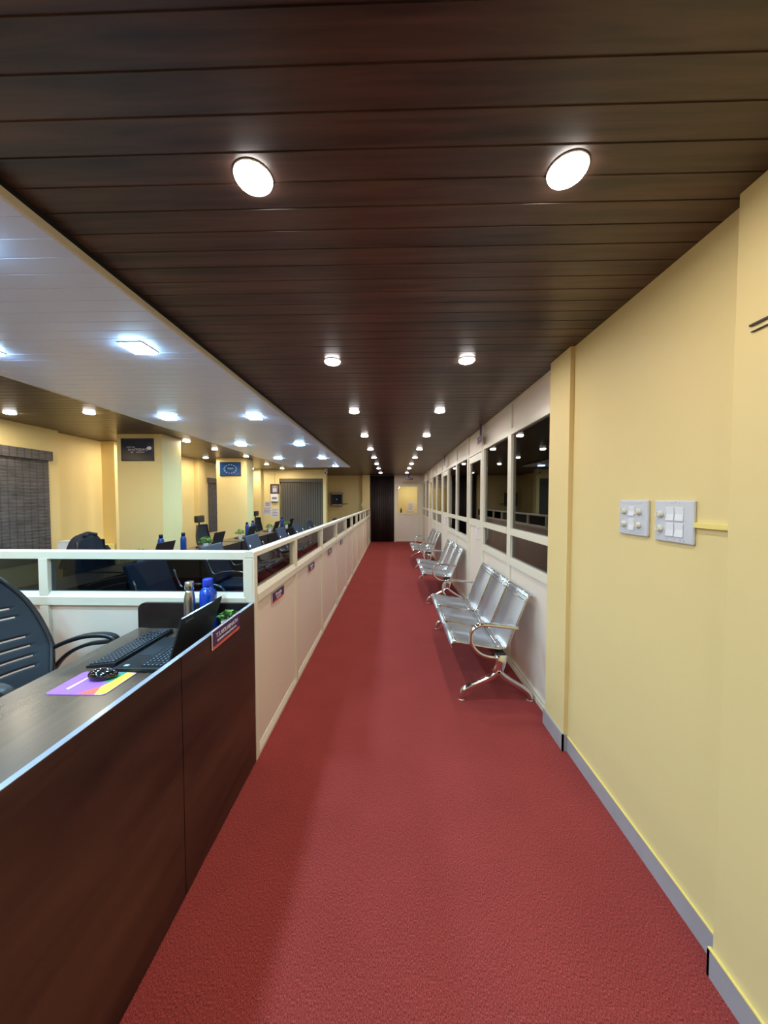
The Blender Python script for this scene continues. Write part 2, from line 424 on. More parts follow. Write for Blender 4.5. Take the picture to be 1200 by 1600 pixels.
# far walls, left walls, back wall
struct('wall_back', MB().box(-4.6, 1.3, YB - 0.15, YB, 0, CH), M['yellow'], 'yellow wall behind the viewer', 'wall')
struct('wall_left', MB().box(-4.6, -4.27, YB, 4.22, 0, CH), M['yellow'], 'yellow office wall with the bamboo blind', 'wall')
struct('wall_left', MB().box(-4.6, -4.40, 4.22, 5.0, 0, CH), M['yellow'], 'recessed yellow office wall behind the chair with the dark jacket', 'wall')
struct('wall_left', MB().box(-4.6, -4.2, 5.0, 5.35, 0, CH), M['yellow'], 'yellow pilaster left of the first column', 'wall')
struct('wall_left', MB().box(-4.6, -4.30, 5.35, 9.8, 0, CH), M['yellow'], 'yellow office wall seen between the two columns', 'wall')
struct('wall_left', MB().box(-4.6, -4.2, 7.2, 7.45, 0, CH), M['yellow'], 'yellow pilaster behind the second column', 'wall')
struct('trim_3', MB().box(-4.40, -4.22, 4.30, 4.99, 0, 0.84).box(-4.30, -4.18, 5.4, 6.5, 0, 0.88), M['yellow_trim'], 'low yellow ledge along the office wall', 'ledge')
YF = 9.75
struct('wall_far', MB().box(-4.4, -3.3, YF, YF + 0.2, 0, CH).box(-3.3, -2.02, YF + 0.12, YF + 0.2, 0, CH).box(-3.3, -2.02, YF, YF + 0.12, 2.13, CH).box(-2.02, -1.93, YF, YF + 0.2, 0, CH), M['yellow'], 'yellow end wall of the office with papers and a blind', 'wall')
struct('wall_far', MB().box(-4.0, -3.80, YF - 0.12, YF, 0, CH), M['yellow'], 'yellow pilaster at the corner of the office end wall', 'wall')
struct('wall_far', MB().box(-2.44, -2.35, YF + 0.2, YE, 0, CH).box(-2.35, -0.8, YE, YE + 0.15, 0, CH), M['yellow'], 'yellow wall behind the wall box at the corridor end', 'wall')
struct('wall_far', MB().box(-1.06, -0.795, YE - 0.22, YE, 0, CH), M['yellow'], 'yellow pier beside the dark folding curtain', 'wall')
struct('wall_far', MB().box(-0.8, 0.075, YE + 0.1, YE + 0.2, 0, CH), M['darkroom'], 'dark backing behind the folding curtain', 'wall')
sk = MB(); sk.box(-1.07, -0.785, YE - 0.23, YE - 0.22, 0, 0.1); sk.box(-0.795, -0.785, YE - 0.22, YE, 0, 0.1)
struct('baseboard_far', sk, M['cream'], 'pale skirting round the pier by the curtain', 'baseboard')

# columns in the office
def column(x0, x1, y0, y1, label):
    o = MB().box(x0, x1, y0, y1, 0, CH, bev=0.004).build('wall_column', M['yellow'])
    tag(o, label, 'column', kind='structure'); return o
column(-3.70, -3.085, 4.45, 4.86, 'yellow square column with the dark navy poster')
column(-3.73, -3.085, 7.06, 7.40, 'yellow square column with the bright blue poster')

# ------------------------------------------------------------------ ceiling lamps
def area(name, size, power, col, parent, loc, shape='DISK', spread=PI):
    l = bpy.data.lights.new(name, 'AREA'); l.shape = shape; l.size = size; l.energy = power; l.color = col; l.spread = spread
    o = bpy.data.objects.new(name, l); COL.objects.link(o); o.parent = parent; o.location = loc
    return o
def downlight(label, power=WARM_P, tone=WARM_C):
    t = thing('ceiling_downlight', label, 'ceiling light', (0, 0, CH), 0, 'round downlights')
    MB().lathe([(0.049, 0.0), (0.0525, -0.001), (0.0525, -0.003), (0.050, -0.005), (0.049, -0.004)], seg=28).build('rim', M['rim'], t)
    MB().lathe([(0.0485, -0.002), (0.0485, -0.009), (0.044, -0.0145), (0.03, -0.017), (0.012, -0.0182), (0.001, -0.0185)], seg=24).build('diffuser', M['lit_warm'], t)
    area('lamp', 0.08, power, tone, t, (0, 0, -0.021), spread=math.radians(178))
    return t
def panel_light(label):
    t = thing('ceiling_panel_light', label, 'ceiling light', (0, 0, CW), 0, 'square cool panel lights')
    r = MB()
    for a in ((-0.066, 0.066, -0.066, -0.06), (-0.066, 0.066, 0.06, 0.066), (-0.066, -0.06, -0.06, 0.06), (0.06, 0.066, -0.06, 0.06)): r.box(a[0], a[1], a[2], a[3], -0.007, 0.0)
    r.build('rim', M['rim'], t)
    MB().box(-0.06, 0.06, -0.06, 0.06, -0.016, -0.001, bev=0.003).build('diffuser', M['lit_cool'], t)
    area('lamp', 0.11, COOL_P, COOL_C, t, (0, 0, -0.019), 'SQUARE', math.radians(165))
    return t
RY = [-1.55, -0.3, 0.943, 2.16, 3.37, 4.63, 5.85, 7.0, 8.2, 9.35, 10.88]
ordn = ['', '', 'nearest', 'second nearest', 'third nearest', 'fourth nearest', 'fifth nearest', 'sixth nearest', 'seventh nearest', 'eighth nearest', 'farthest']
d0 = None
for i, y in enumerate(RY):
    for x, side in ((-0.381, 'left'), (0.468, 'right')):
        if i < 2: lb = 'round downlight behind the viewer, %s of the %s row' % (('rearmost', 'second rearmost')[i], side)
        else: lb = 'bright round downlight, %s in the %s row of the corridor ceiling' % (ordn[i], side)
        if d0 is None: d0 = downlight(lb); d0.location = (x, y, CH)
        else: dup(d0, (x, y, CH), lb)
LW = [(-3.86, 0.2, 'out of view, rearmost by the wall'), (-3.05, 0.2, 'out of view, rearmost by the pale ceiling'), (-3.86, 1.75, 'out of view, second by the wall'), (-3.05, 1.75, 'out of view, second by the pale ceiling'), (-3.86, 3.33, 'in front of the bamboo blind'), (-3.05, 3.34, 'on the dark ceiling between blind and first column'),
      (-3.88, 4.97, 'hidden by the first column'), (-3.07, 4.97, 'just right behind the first column'), (-3.07, 5.77, 'between the columns, second behind the first column'), (-3.88, 6.93, 'left of the second column near the wall'), (-2.94, 6.72, 'at the top right corner of the bright blue poster column'),
      (-3.08, 8.19, 'behind the second column, middle one of the far three'), (-3.92, 9.33, 'leftmost of those by the office end wall'), (-3.05, 9.26, 'above the white papers on the office end wall')]
d2 = None
for x, y, s in LW:
    lb = 'small round warm downlight ' + s
    if d2 is None: d2 = downlight(lb, OFFICE_P, OFFICE_C); d2.location = (x, y, CH)
    else: dup(d2, (x, y, CH), lb)
CY = [-1.4, 0.2, 1.02, 1.84, 3.385, 5.03, 6.68, 8.22]  # third pair is added, unseen, to brighten the desk and cross partition
p0 = None; names = ['', '', '', 'nearest', 'second', 'third', 'fourth', 'fifth and farthest']
for i, y in enumerate(CY):
    for x, side in ((-1.392, 'right'), (-2.28, 'left')):
        lb = 'cool white square ceiling light, %s in the %s row' % (names[i], side) if i > 2 else 'cool white square ceiling light out of view, %s of the %s row' % (('rearmost', 'second rearmost', 'added fill light')[i], side)
        if p0 is None: p0 = panel_light(lb); p0.location = (x, y, CW)
        else: dup(p0, (x, y, CW), lb)

# ------------------------------------------------------------------ right glazed partition: windows and doors
H1, H2, H3, H4, H5, H6 = 0.91, 0.978, 1.183, 1.243, 2.096, 2.135
def glazed_bay(n, y0, y1, label, gl, low=True):
    """one bay: frame, top and bottom panels, tall pane over a low pane"""
    t = thing('window_%d' % n, label, 'window', (XP, y0, 0), 0, kind='structure'); L = y1 - y0; d = 0.05; w = 0.045
    f = MB()
    f.box(0, d, 0, w, 0, CH); f.box(0, d, L - w, L, 0, CH)
    f.box(0, d, w, L - w, H6 - 0.04, H6 + 0.012); f.box(-0.006, d, w, L - w, H3, H4, bev=0.004); f.box(-0.006, d, w, L - w, H1, H2, bev=0.004)
    f.box(0, d, w, L - w, 0, 0.06); f.box(0, d, w, L - w, CH - 0.02, CH)
    f.build('frame', M['cream'], t)
    MB().box(0.014, 0.034, w, L - w, H6 + 0.012, CH - 0.02).build('top_panel', M['panel'], t)
    MB().box(0.014, 0.034, w, L - w, 0.06, H1).build('bottom_panel', M['panel'], t)
    MB().box(0.022, 0.028, w, L - w, H4, H6 - 0.04).build('glass_pane', gl, t)
    MB().box(0.022, 0.028, w, L - w, H2, H3).build('glass_pane', gl, t)
    return t
def cabin_door(n, y0, y1, label, gl):
    t = thing('door_%d' % n, label, 'door', (XP, y0, 0), 0, kind='structure'); L = y1 - y0; w = 0.05
    f = MB(); f.box(-0.004, 0.055, 0, w, 0, CH); f.box(-0.004, 0.055, L - w, L, 0, CH); f.box(-0.004, 0.055, w, L - w, 2.09, 2.13)
    f.build('frame', M['cream'], t)
    MB().box(0.014, 0.034, w, L - w, 2.13, CH).build('top_panel', M['panel'], t)
    lf = MB(); a = w + 0.004; b = L - w - 0.004
    lf.box(0.005, 0.04, a, a + 0.07, 0.012, 2.085); lf.box(0.005, 0.04, b - 0.07, b, 0.012, 2.085)
    lf.box(0.005, 0.04, a + 0.07, b - 0.07, 2.0, 2.085); lf.box(0.005, 0.04, a + 0.07, b - 0.07, 1.16, 1.25); lf.box(0.005, 0.04, a + 0.07, b - 0.07, 0.012, 0.1)
    leaf = lf.build('leaf', M['cream'], t)
    MB().box(0.018, 0.03, a + 0.07, b - 0.07, 0.1, 1.16).build('leaf_panel', M['panel'], leaf)
    MB().box(0.021, 0.027, a + 0.07, b - 0.07, 1.25, 2.0).build('glass_pane', gl, leaf)
    h = MB(); h.tube([(0.0, a + 0.035, 1.02), (-0.04, a + 0.035, 1.02), (-0.045, a + 0.035, 1.035), (-0.045, a + 0.035, 1.15), (-0.04, a + 0.035, 1.165), (0.0, a + 0.035, 1.165)], 0.008, up=(0, 1, 0), seg=8)
    h.build('handle', M['white'], leaf)
    return t
pd, pm, pc = M['pane_dark'], M['pane_mid'], M['pane_clear']
glazed_bay(1, 2.237, 3.13, 'nearest dark glazed bay of the partition, touching the yellow pillar', pd)
glazed_bay(2, 3.13, 4.04, 'second dark glazed bay of the partition, left of the pillar bay', pd)
cabin_door(2, 4.04, 4.84, 'nearest cream half-glazed cabin door in the right partition', pd)
glazed_bay(3, 4.84, 5.70, 'dark glazed bay just beyond the nearest cabin door', pd)
glazed_bay(4, 5.70, 6.55, 'second dark glazed bay beyond the nearest cabin door', pd)
cabin_door(3, 6.55, 7.35, 'middle cream half-glazed cabin door in the right partition', pd)
glazed_bay(5, 7.35, 8.28, 'glazed bay showing a yellow lit room, nearest of those', pm)
glazed_bay(6, 8.28, 9.20, 'second glazed bay showing a yellow lit room', pm)
cabin_door(4, 9.20, 10.0, 'farthest cream half-glazed cabin door in the right partition', pm)
glazed_bay(7, 10.0, 11.0, 'glazed bay beyond the farthest cabin door', pm)
glazed_bay(8, 11.0, YE, 'last glazed bay, in the corner at the corridor end', pm)
struct('trim_4', MB().box(XP - 0.008, XP + 0.001, 2.243, 4.04, 0, 0.035), M['cream'], 'pale foot rail of the partition beside the pillar', 'trim')

# cabins behind the partition
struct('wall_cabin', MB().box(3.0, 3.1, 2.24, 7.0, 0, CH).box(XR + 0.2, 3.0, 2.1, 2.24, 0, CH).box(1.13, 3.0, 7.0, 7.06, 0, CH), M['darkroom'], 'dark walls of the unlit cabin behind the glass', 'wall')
struct('wall_cabin', MB().box(3.0, 3.1, 7.06, 15.2, 0, CH).box(1.13, 3.0, 7.06, 7.1, 0, CH).box(1.13, 3.0, 10.2, 10.28, 0, CH), M['yellow'], 'yellow walls of the lit cabin behind the far glass', 'wall')
struct('wall_cabin', MB().box(-0.6, 3.1, 15.2, 15.3, 0, CH).box(-0.6, -0.5, YE + 0.2, 15.2, 0, CH), M['yellow'], 'yellow wall of the lit room behind the end door', 'wall')
d3 = None
for x, y, s in ((1.9, 8.3, 'nearest one'), (1.9, 9.6, 'second one'), (2.0, 11.2, 'farther one'), (0.6, 14.4, 'the one behind the end door'), (1.6, 14.2, 'right of the one behind the end door')):
    if d3 is None: d3 = downlight('round downlight inside the lit cabins, ' + s, CABIN_P, OFFICE_C); d3.location = (x, y, CH)
    else: dup(d3, (x, y, CH), 'round downlight inside the lit cabins, ' + s)
def vert_blind(y0, y1, label):
    t = thing('vertical_blind', label, 'blind', (1.22, y0, 0), 0, 'vertical blinds in the dark cabin')
    MB().box(-0.03, 0.03, 0, y1 - y0, 2.14, 2.19).build('headrail', M['black'], t)
    s = MB(); n = int((y1 - y0) / 0.095)
    for k in range(n):
        yy = (k + 0.5) * (y1 - y0) / n
        s.box(-0.001, 0.001, yy - 0.042, yy + 0.042, 0.15, 2.14, rot=Matrix.Rotation(0.5, 3, 'Z'))
    s.build('slats', M['blind_dark'], t)
vert_blind(2.3, 3.1, 'dark vertical slat blind behind the nearest glazed bay'); vert_blind(3.17, 4.0, 'dark vertical slat blind behind the second glazed bay')
vert_blind(4.9, 6.5, 'dark vertical slat blind behind the bays past the nearest door')

# ------------------------------------------------------------------ end of the corridor: curtain and door
t = thing('folding_curtain', 'dark brown pleated folding curtain closing the corridor end', 'curtain', (-0.79, YE - 0.05, 0))
cu = MB(); n = 90; A = []; B = []
for k in range(n + 1):
    x = 0.86 * k / n; y = 0.03 * math.cos(2 * PI * k / n * 11) + 0.008 * math.sin(k * 0.9)
    A.append(cu.bm.verts.new((x, y, 0.015))); B.append(cu.bm.verts.new((x, y, CH - 0.03)))
for k in range(n):
    f = cu.bm.faces.new((A[k], A[k + 1], B[k + 1], B[k])); f.smooth = True
c = cu.build('pleats', M['curtain'], t); md = c.modifiers.new('thick', 'SOLIDIFY'); md.thickness = 0.004
MB().box(0, 0.86, -0.03, 0.03, CH - 0.03, CH).build('track', M['black'], t)

t = thing('door_1', 'cream half-glazed door at the corridor end with yellow room behind', 'door', (0.07, YE, 0), 0, kind='structure')
Wd = XP - 0.07
f = MB(); f.box(0, 0.06, -0.03, 0.05, 0, CH); f.box(Wd - 0.11, Wd, -0.03, 0.05, 0, CH); f.box(0.06, Wd - 0.11, -0.03, 0.05, 2.05, 2.11)
f.build('frame', M['cream'], t)
MB().box(0.06, Wd - 0.11, -0.01, 0.03, 2.11, CH).build('top_panel', M['panel'], t)
a, b = 0.064, Wd - 0.114
lf = MB(); lf.box(a, a + 0.07, -0.02, 0.02, 0.012, 2.045); lf.box(b - 0.07, b, -0.02, 0.02, 0.012, 2.045)
for z0, z1 in ((1.985, 2.045), (0.98, 1.05), (0.012, 0.10)): lf.box(a + 0.07, b - 0.07, -0.02, 0.02, z0, z1)
leaf = lf.build('leaf', M['cream'], t)
MB().box(a + 0.07, b - 0.07, -0.006, 0.006, 0.10, 0.98).build('leaf_panel', M['panel'], leaf)
MB().box(a + 0.07, b - 0.07, -0.003, 0.003, 1.05, 1.985).build('glass_pane', pc, leaf)
em = MB(); cx, cz = (a + b) / 2 + 0.03, 0.66
em.tube([(cx + 0.075 * math.cos(q), -0.009, cz + 0.06 * math.sin(q)) for q in [2 * PI * k / 24 for k in range(24)]], 0.005, closed=True, seg=6, up=(0, 1, 0))
em.tube([(cx + 0.04 * math.cos(q), -0.009, cz + 0.028 * math.sin(q)) for q in [2 * PI * k / 20 for k in range(16)]], 0.004, seg=6, up=(0, 1, 0))
e = em.build('emblem', M['lettering'], leaf); tag(e, 'white ring emblem')
# items in the room behind the end door
t = thing('wall_notice', 'pale paper notice on the yellow wall behind the end door glass', 'notice', (0.83, 15.19, 1.2))
MB().box(-0.14, 0.14, -0.004, 0, -0.22, 0.2).build('sheet', M['paper'], t)
nk = MB()
for k in range(7): nk.box(-0.1, 0.1 - 0.02 * (k % 3), -0.006, -0.004, 0.14 - k * 0.045, 0.155 - k * 0.045)
nk.build('print', M['ink'], t)
t = thing('bottle', 'small dark bottle standing behind the end door glass', 'bottle', (0.32, 12.35, 1.03))
MB().lathe([(0.028, 0), (0.03, 0.01), (0.03, 0.12), (0.012, 0.16), (0.012, 0.19)], seg=14).build('body', M['black'], t)
MB().lathe([(0.014, 0.19), (0.014, 0.21)], seg=12).build('cap', M['white'], t)
t = thing('low_shelf', 'low cream shelf behind the end door', 'shelf', (0.55, 12.4, 0))
MB().box(-0.42, 0.42, -0.14, 0.14, 0.99, 1.03).build('top', M['panel'], t)
for sx in (-0.4, 0.38): MB().box(sx, sx + 0.02, -0.13, 0.13, 0, 0.99).build('side_panel', M['panel'], t)

# hanging signs: nameplates on drop rods
def nameplate(name, label, loc, rot, l1, l2, w=0.25, h=0.072, rod=0.0, group='purple and orange nameplates', s1=0.023, s2=0.0125):
    """local X right, local Z up, front faces local -Y"""
    t = thing(name, label, 'sign', loc, rot, group)
    MB().box(-w / 2 - 0.003, w / 2 + 0.003, -0.004, 0, -h / 2 - 0.003, h / 2 + 0.003, bev=0.001).build('backing', M['plate_edge'], t)
    MB().box(-w / 2, w / 2, -0.0055, -0.004, -h / 2 + 0.011, h / 2).build('plate', M['plate'], t)
    MB().box(-w / 2, w / 2, -0.0055, -0.004, -h / 2, -h / 2 + 0.0105).build('orange_stripe', M['orange'], t)
    text_mesh('name_lettering', l1, s1, M['lettering'], t, (0.002, -0.006, 0.012), (PI / 2, 0, 0))
    if l2: text_mesh('title_lettering', l2, s2, M['lettering'], t, (0.002, -0.006, -0.0125), (PI / 2, 0, 0))
    if rod:
        r = MB(); r.box(-0.02, 0.02, 0.0, 0.012, h / 2 - 0.05, h / 2 + rod); r.build('rod', M['plate'], t)
    return t
nameplate('hanging_sign', 'small purple sign hanging on a rod above the nearest cabin door', (1.03, 4.0, 1.5 + 0.705), -PI / 2, 'CABIN 1', '', 0.2, 0.085, 0.14, 'hanging door signs')
nameplate('hanging_sign', 'small purple sign hanging on a rod above the middle cabin door', (1.03, 6.72, 2.21), -PI / 2, 'CABIN 2', '', 0.2, 0.085, 0.13, 'hanging door signs')
nameplate('hanging_sign', 'dark purple sign hanging from the ceiling before the end door', (0.56, 11.6, 2.22), 0, 'CABIN 3', '', 0.30, 0.07, 0.13, 'hanging door signs')

# ------------------------------------------------------------------ left low partition along the corridor
PT, PG1, PG0, PS, PB = 1.212, 1.178, 0.985, 0.954, 0.91
posts = [1.885, 2.70, 3.72, 4.70, 5.68, 6.58, 7.48, 8.40, 9.25, 10.0, 11.0, 11.85]
t = thing('low_partition', 'long cream low partition with small panes edging the corridor', 'partition', (XL, 0, 0))
rail = MB(); y0 = posts[0] - 0.025; y1 = posts[-1] + 0.025
rail.prism([(-0.05, PG1), (0, PG1), (0, PT - 0.008), (-0.008, PT), (-0.042, PT), (-0.05, PT - 0.008)], 'y', y0, y1)
rail.build('top_rail', M['cream'], t)
rail = MB(); rail.prism([(-0.055, PB), (0.004, PB), (0.004, PS), (-0.016, PG0), (-0.04, PG0), (-0.055, PS)], 'y', y0 + 0.05, y1)
rail.build('sill_rail', M['cream'], t)
rail = MB(); rail.prism([(-0.05, 0), (0, 0), (0, 0.02), (-0.012, 0.05), (-0.05, 0.05)], 'y', y0 + 0.05, y1)
rail.build('foot_rail', M['cream'], t)
for i, y in enumerate(posts):
    MB().box(-0.049, 0.0015, y - 0.022, y + 0.022, 0, PG1, bev=0.002).build('post', M['cream'], t)
    if i < len(posts) - 1:
        a, b = y + 0.02, posts[i + 1] - 0.02
        MB().box(-0.032, -0.016, a, b, 0.05, PB).build('panel', M['panel'], t)
        MB().box(-0.028, -0.022, a, b, PG0 - 0.003, PG1).build('glass_pane', M['pane_clear'] if i else M['pane_clear'], t)
# return partition going left behind the desk
YS = 1.862
t = thing('low_partition', 'cream low partition running left behind the brown front desk', 'partition', (0, YS, 0))
rail = MB(); x0, x1 = -4.25, XL - 0.05
rail.prism([(0, 1.165), (0.05, 1.165), (0.05, PT - 0.006), (0.042, PT), (0.008, PT), (0, PT - 0.006)], 'x', x0, x1)
rail.build('top_rail', M['cream'], t)
rail = MB(); rail.prism([(-0.004, 0.90), (0.055, 0.90), (0.055, PS - 0.01), (0.04, 0.975), (0.016, 0.975), (-0.004, PS - 0.008)], 'x', x0, x1)
rail.build('sill_rail', M['cream'], t)
MB().box(x0, x1, 0, 0.05, 0, 0.06).build('foot_rail', M['cream'], t)
sp = [-4.22, -3.12, -2.0, -0.815]
for i, x in enumerate(sp):
    MB().box(x - 0.026, x + 0.026, -0.001, 0.049, 0, 1.165, bev=0.002).build('post', M['cream'], t)
    if i < 3:
        a, b = x + 0.024, sp[i + 1] - 0.024
        MB().box(a, b, 0.016, 0.032, 0.06, 0.90).build('panel', M['panel'], t)
        MB().box(a, b, 0.022, 0.028, 0.97, 1.165).build('glass_pane', M['pane_low'], t)

NR = PI / 2   # facing the corridor (+X)
nameplate('nameplate', 'large purple nameplate with white capitals on the front desk', (XL + 0.003, 1.532, 0.893), NR, 'T.S.AKILABNATH', 'BUSINESS DEVELOPMENT Ex.', 0.25, 0.077, s1=0.027, s2=0.0145)
for y, l1, l2, lb in ((2.285, 'Kousalya', 'Recruiter', 'purple nameplate on the first panel of the corridor partition'),
                      (3.24, 'Nandhini', 'Recruiter', 'purple nameplate on the second panel of the corridor partition'),
                      (4.20, 'Gayathri', 'Recruiter', 'purple nameplate on the third panel of the corridor partition'),
                      (5.17, 'Priyanka', 'Recruiter', 'purple nameplate on the fourth panel of the corridor partition')):
    nameplate('nameplate', lb, (XL - 0.012, y, 0.851), NR, l1, l2, 0.23, 0.07, s1=0.034, s2=0.022)

# ------------------------------------------------------------------ brown front desk
DX0, DT, DG = -1.432, 0.78, 0.923
DY0, DY1 = -1.0, 1.855
t = thing('office_desk', 'dark brown laminate front desk with raised aisle panel', 'desk', (0, 0, 0))
MB().box(DX0, XL - 0.02, DY0, DY1 - 0.02, DT - 0.025, DT, bev=0.001).build('worktop', M['desktop'], t)
MB().box(XL - 0.018, XL, DY0, 1.199, 0.005, DG - 0.0015).build('front_panel', M['desk'], t)
MB().box(XL - 0.018, XL, 1.204, DY1, 0.005, DG - 0.0015).build('front_panel', M['desk'], t)
MB().box(XL - 0.0185, XL + 0.0003, DY0, DY1, DG - 0.0015, DG).build('edge_band', M['edge'], t)
g = MB(); pts = [(XL - 0.0185, DT), (XL - 0.0185, DG), (DX0 + 0.04, DG)] + [(DX0 + 0.04 - 0.04 * math.sin(q), DG - 0.04 + 0.04 * math.cos(q)) for q in (0.4, 0.8, 1.2)] + [(DX0, DG - 0.04), (DX0, DT)]
g.prism(pts, 'y', DY1 - 0.018, DY1); g.build('end_upstand', M['desk_dark'], t)
MB().box(DX0 + 0.03, XL - 0.02, DY1 - 0.04, DY1 - 0.022, 0, DT - 0.025).build('side_panel', M['desk'], t)
MB().box(DX0 + 0.03, XL - 0.02, DY0, DY0 + 0.018, 0, DT - 0.025).build('side_panel', M['desk'], t)
MB().box(XL - 0.010, XL - 0.002, 1.199, 1.204, 0.005, DG - 0.002).build('seam', M['black'], t)

# mouse pad with coloured geometric print
t = thing('mouse_pad', 'purple mouse pad with yellow, red and teal shapes on the front desk', 'mouse pad', (-1.175, 1.27, DT))
MB().prism(rrect(0.228, 0.165, 0.014), 'z', 0.0002, 0.0022).build('mat', M['purple'], t)
def padpoly(pts, m, z=0.00245, name='printed_shape'):
    mb = MB(); mb.prism([(-0.112 + u * 0.224, -0.08 + v * 0.16) for u, v in pts], 'z', 0.0022, z); mb.build(name, m, t)
padpoly([(0.83, 0.0), (0.95, 0.0), (1.0, 0.08), (1.0, 0.97), (0.82, 1.0), (0.78, 0.5), (0.74, 0.34)], M['padyellow'])
padpoly([(0.66, 1.0), (0.82, 1.0), (0.80, 0.55), (0.66, 0.5)], M['padteal'], 0.0024)
padpoly([(0.52, 0.0), (0.825, 0.0), (0.735, 0.33), (0.68, 0.28)], M['padred'])
padpoly([(0.5, 1.0), (0.655, 1.0), (0.655, 0.8)], M['padred'])
padpoly([(0.20, 0.22), (0.26, 0.20), (0.27, 0.7), (0.24, 0.74)], M['padwhite'])
t = thing('computer_mouse', 'glossy black mouse lying on the purple mouse pad', 'mouse', (-1.167, 1.305, DT + 0.0025), 0.12)
mb = MB(); bmesh.ops.create_uvsphere(mb.bm, u_segments=28, v_segments=16, radius=1.0)
for v in mb.bm.verts:
    x, y, z = v.co; z2 = max(z, -0.55) ; k = 1 - 0.12 * (x > 0) * x
    v.co = Vector((x * 0.055, y * 0.033 * k, (z2 + 0.55) * 0.0245 * (1 - 0.15 * x)))
for f in mb.bm.faces: f.smooth = True
mb.build('shell', M['blackg'], t)
MB().lathe([(0.0045, -0.003), (0.0055, 0), (0.0045, 0.003)], seg=14, mat4=Matrix.Rotation(PI / 2, 4, 'X')).build('scroll_wheel', M['rubber'], t, loc=(0.03, 0, 0.031))

def keys(mb, x0, x1, y0, y1, z, rows, cols, gap=0.003, mi=0):
    dx = (x1 - x0) / rows; dy = (y1 - y0) / cols
    for r in range(rows):
        c = 0
        while c < cols:
            w = 1
            if r == 0 and c == cols // 3: w = 5
            elif c == 0 and r in (1, 2, 3): w = 2
            w = min(w, cols - c)
            mb.box(x0 + r * dx + gap / 2, x0 + (r + 1) * dx - gap / 2, y0 + c * dy + gap / 2, y0 + (c + w) * dy - gap / 2, z, z + 0.003, mi)
            cx = x0 + (r + 0.62) * dx; cy = y0 + (c + 0.35) * dy
            mb.box(cx - 0.002, cx + 0.0025, cy - 0.0015, cy + 0.002, z + 0.003, z + 0.0032, mi + 1)
            c += w
# external keyboard: rows run away from the viewer, user on the left
t = thing('computer_keyboard', 'black full-size keyboard on the front desk left of the laptop', 'keyboard', (-1.315, 1.385, DT), 0.0)
mb = MB(); mb.prism([(0, 0.001), (0.128, 0.001), (0.128, 0.022), (0.118, 0.024), (0.004, 0.010), (0, 0.007)], 'y', 0, 0.385); mb.build('body', M['black'], t, bevel=0.0015)
mb = MB(); keys(mb, 0.008, 0.118, 0.008, 0.262, 0, 6, 15); keys(mb, 0.008, 0.118, 0.268, 0.314, 0, 6, 3); keys(mb, 0.008, 0.118, 0.320, 0.378, 0, 6, 4)
for v in mb.bm.verts: v.co.z += 0.0105 + (v.co.x - 0.004) * 0.123
tag(mb.build('keys', [M['keys'], M['legend']], t), kind='stuff')

def laptop(name, label, detail=True):
    """local: user at -X, keyboard along +Y, screen hinge at +X"""
    t = thing(name, label, 'laptop', (0, 0, 0), 0)
    MB().box(0, 0.236, 0, 0.325, 0.002, 0.017, bev=0.003).build('base', M['black'], t)
    if detail:
        mb = MB(); keys(mb, 0.105, 0.212, 0.022, 0.303, 0.0172, 6, 15); tag(mb.build('keys', [M['keys'], M['legend']], t), kind='stuff')
        MB().box(0.018, 0.088, 0.12, 0.21, 0.0172, 0.0178).build('touchpad', M['keys'], t)
        MB().box(0.03, 0.05, 0.02, 0.035, 0.0172, 0.0178).build('sticker', M['legend'], t)
    R_ = Matrix.Rotation(math.radians(17), 3, 'Y'); pv = (0.233, 0, 0.017)
    lid = MB().box(0.230, 0.238, 0, 0.325, 0.019, 0.238, rot=R_, piv=pv).build('lid', M['lid'], t, bevel=0.0015)
    MB().box(0.2285, 0.2300, 0.012, 0.313, 0.032, 0.228, rot=R_, piv=pv).build('display', M['blackg'], lid)
    if detail:
        MB().box(0.2302, 0.2378, 0.0, 0.325, 0.2381, 0.2388, rot=R_, piv=pv).build('lid_edge', M['chrome'], lid)
        tx = text_mesh('lid_lettering', 'Lenovo', 0.018, M['rubber'], lid, (0, 0, 0), (0, 0, 0))
        p = Vector(pv); q = p + R_ @ (Vector((0.2386, 0.06, 0.215)) - p)
        tx.location = q; tx.rotation_euler = (PI / 2, 0, PI / 2)
        tx.rotation_euler = (R_.to_4x4() @ Matrix.Rotation(PI / 2, 4, 'Z') @ Matrix.Rotation(PI / 2, 4, 'X')).to_euler()
    return t
lp = laptop('laptop', 'open black laptop on the front desk, lid towards the corridor'); lp.location = (-1.17, 1.352, DT); 

# steel flask, blue bottle, small plant behind the laptop
t = thing('water_bottle', 'brushed steel flask on the front desk behind the laptop', 'bottle', (-1.072, 1.735, DT))
MB().lathe([(0.026, 0), (0.0275, 0.006), (0.0275, 0.19), (0.0255, 0.215), (0.021, 0.235), (0.0185, 0.247)], seg=28).build('body', M['steel'], t)
MB().lathe([(0.0205, 0.248), (0.022, 0.25), (0.022, 0.287), (0.020, 0.290)], seg=28).build('cap', M['steel'], t)
t = thing('water_bottle', 'glossy blue plastic bottle on the front desk beside the steel flask', 'bottle', (-0.995, 1.775, DT))
MB().lathe([(0.040, 0), (0.043, 0.006), (0.043, 0.10), (0.041, 0.105), (0.043, 0.11), (0.043, 0.215), (0.038, 0.235), (0.026, 0.25), (0.0225, 0.256)], seg=28).build('body', M['bottle_blue'], t)
MB().lathe([(0.0245, 0.257), (0.0255, 0.26), (0.0255, 0.293), (0.023, 0.297)], seg=28).build('cap', M['cap_blue'], t)

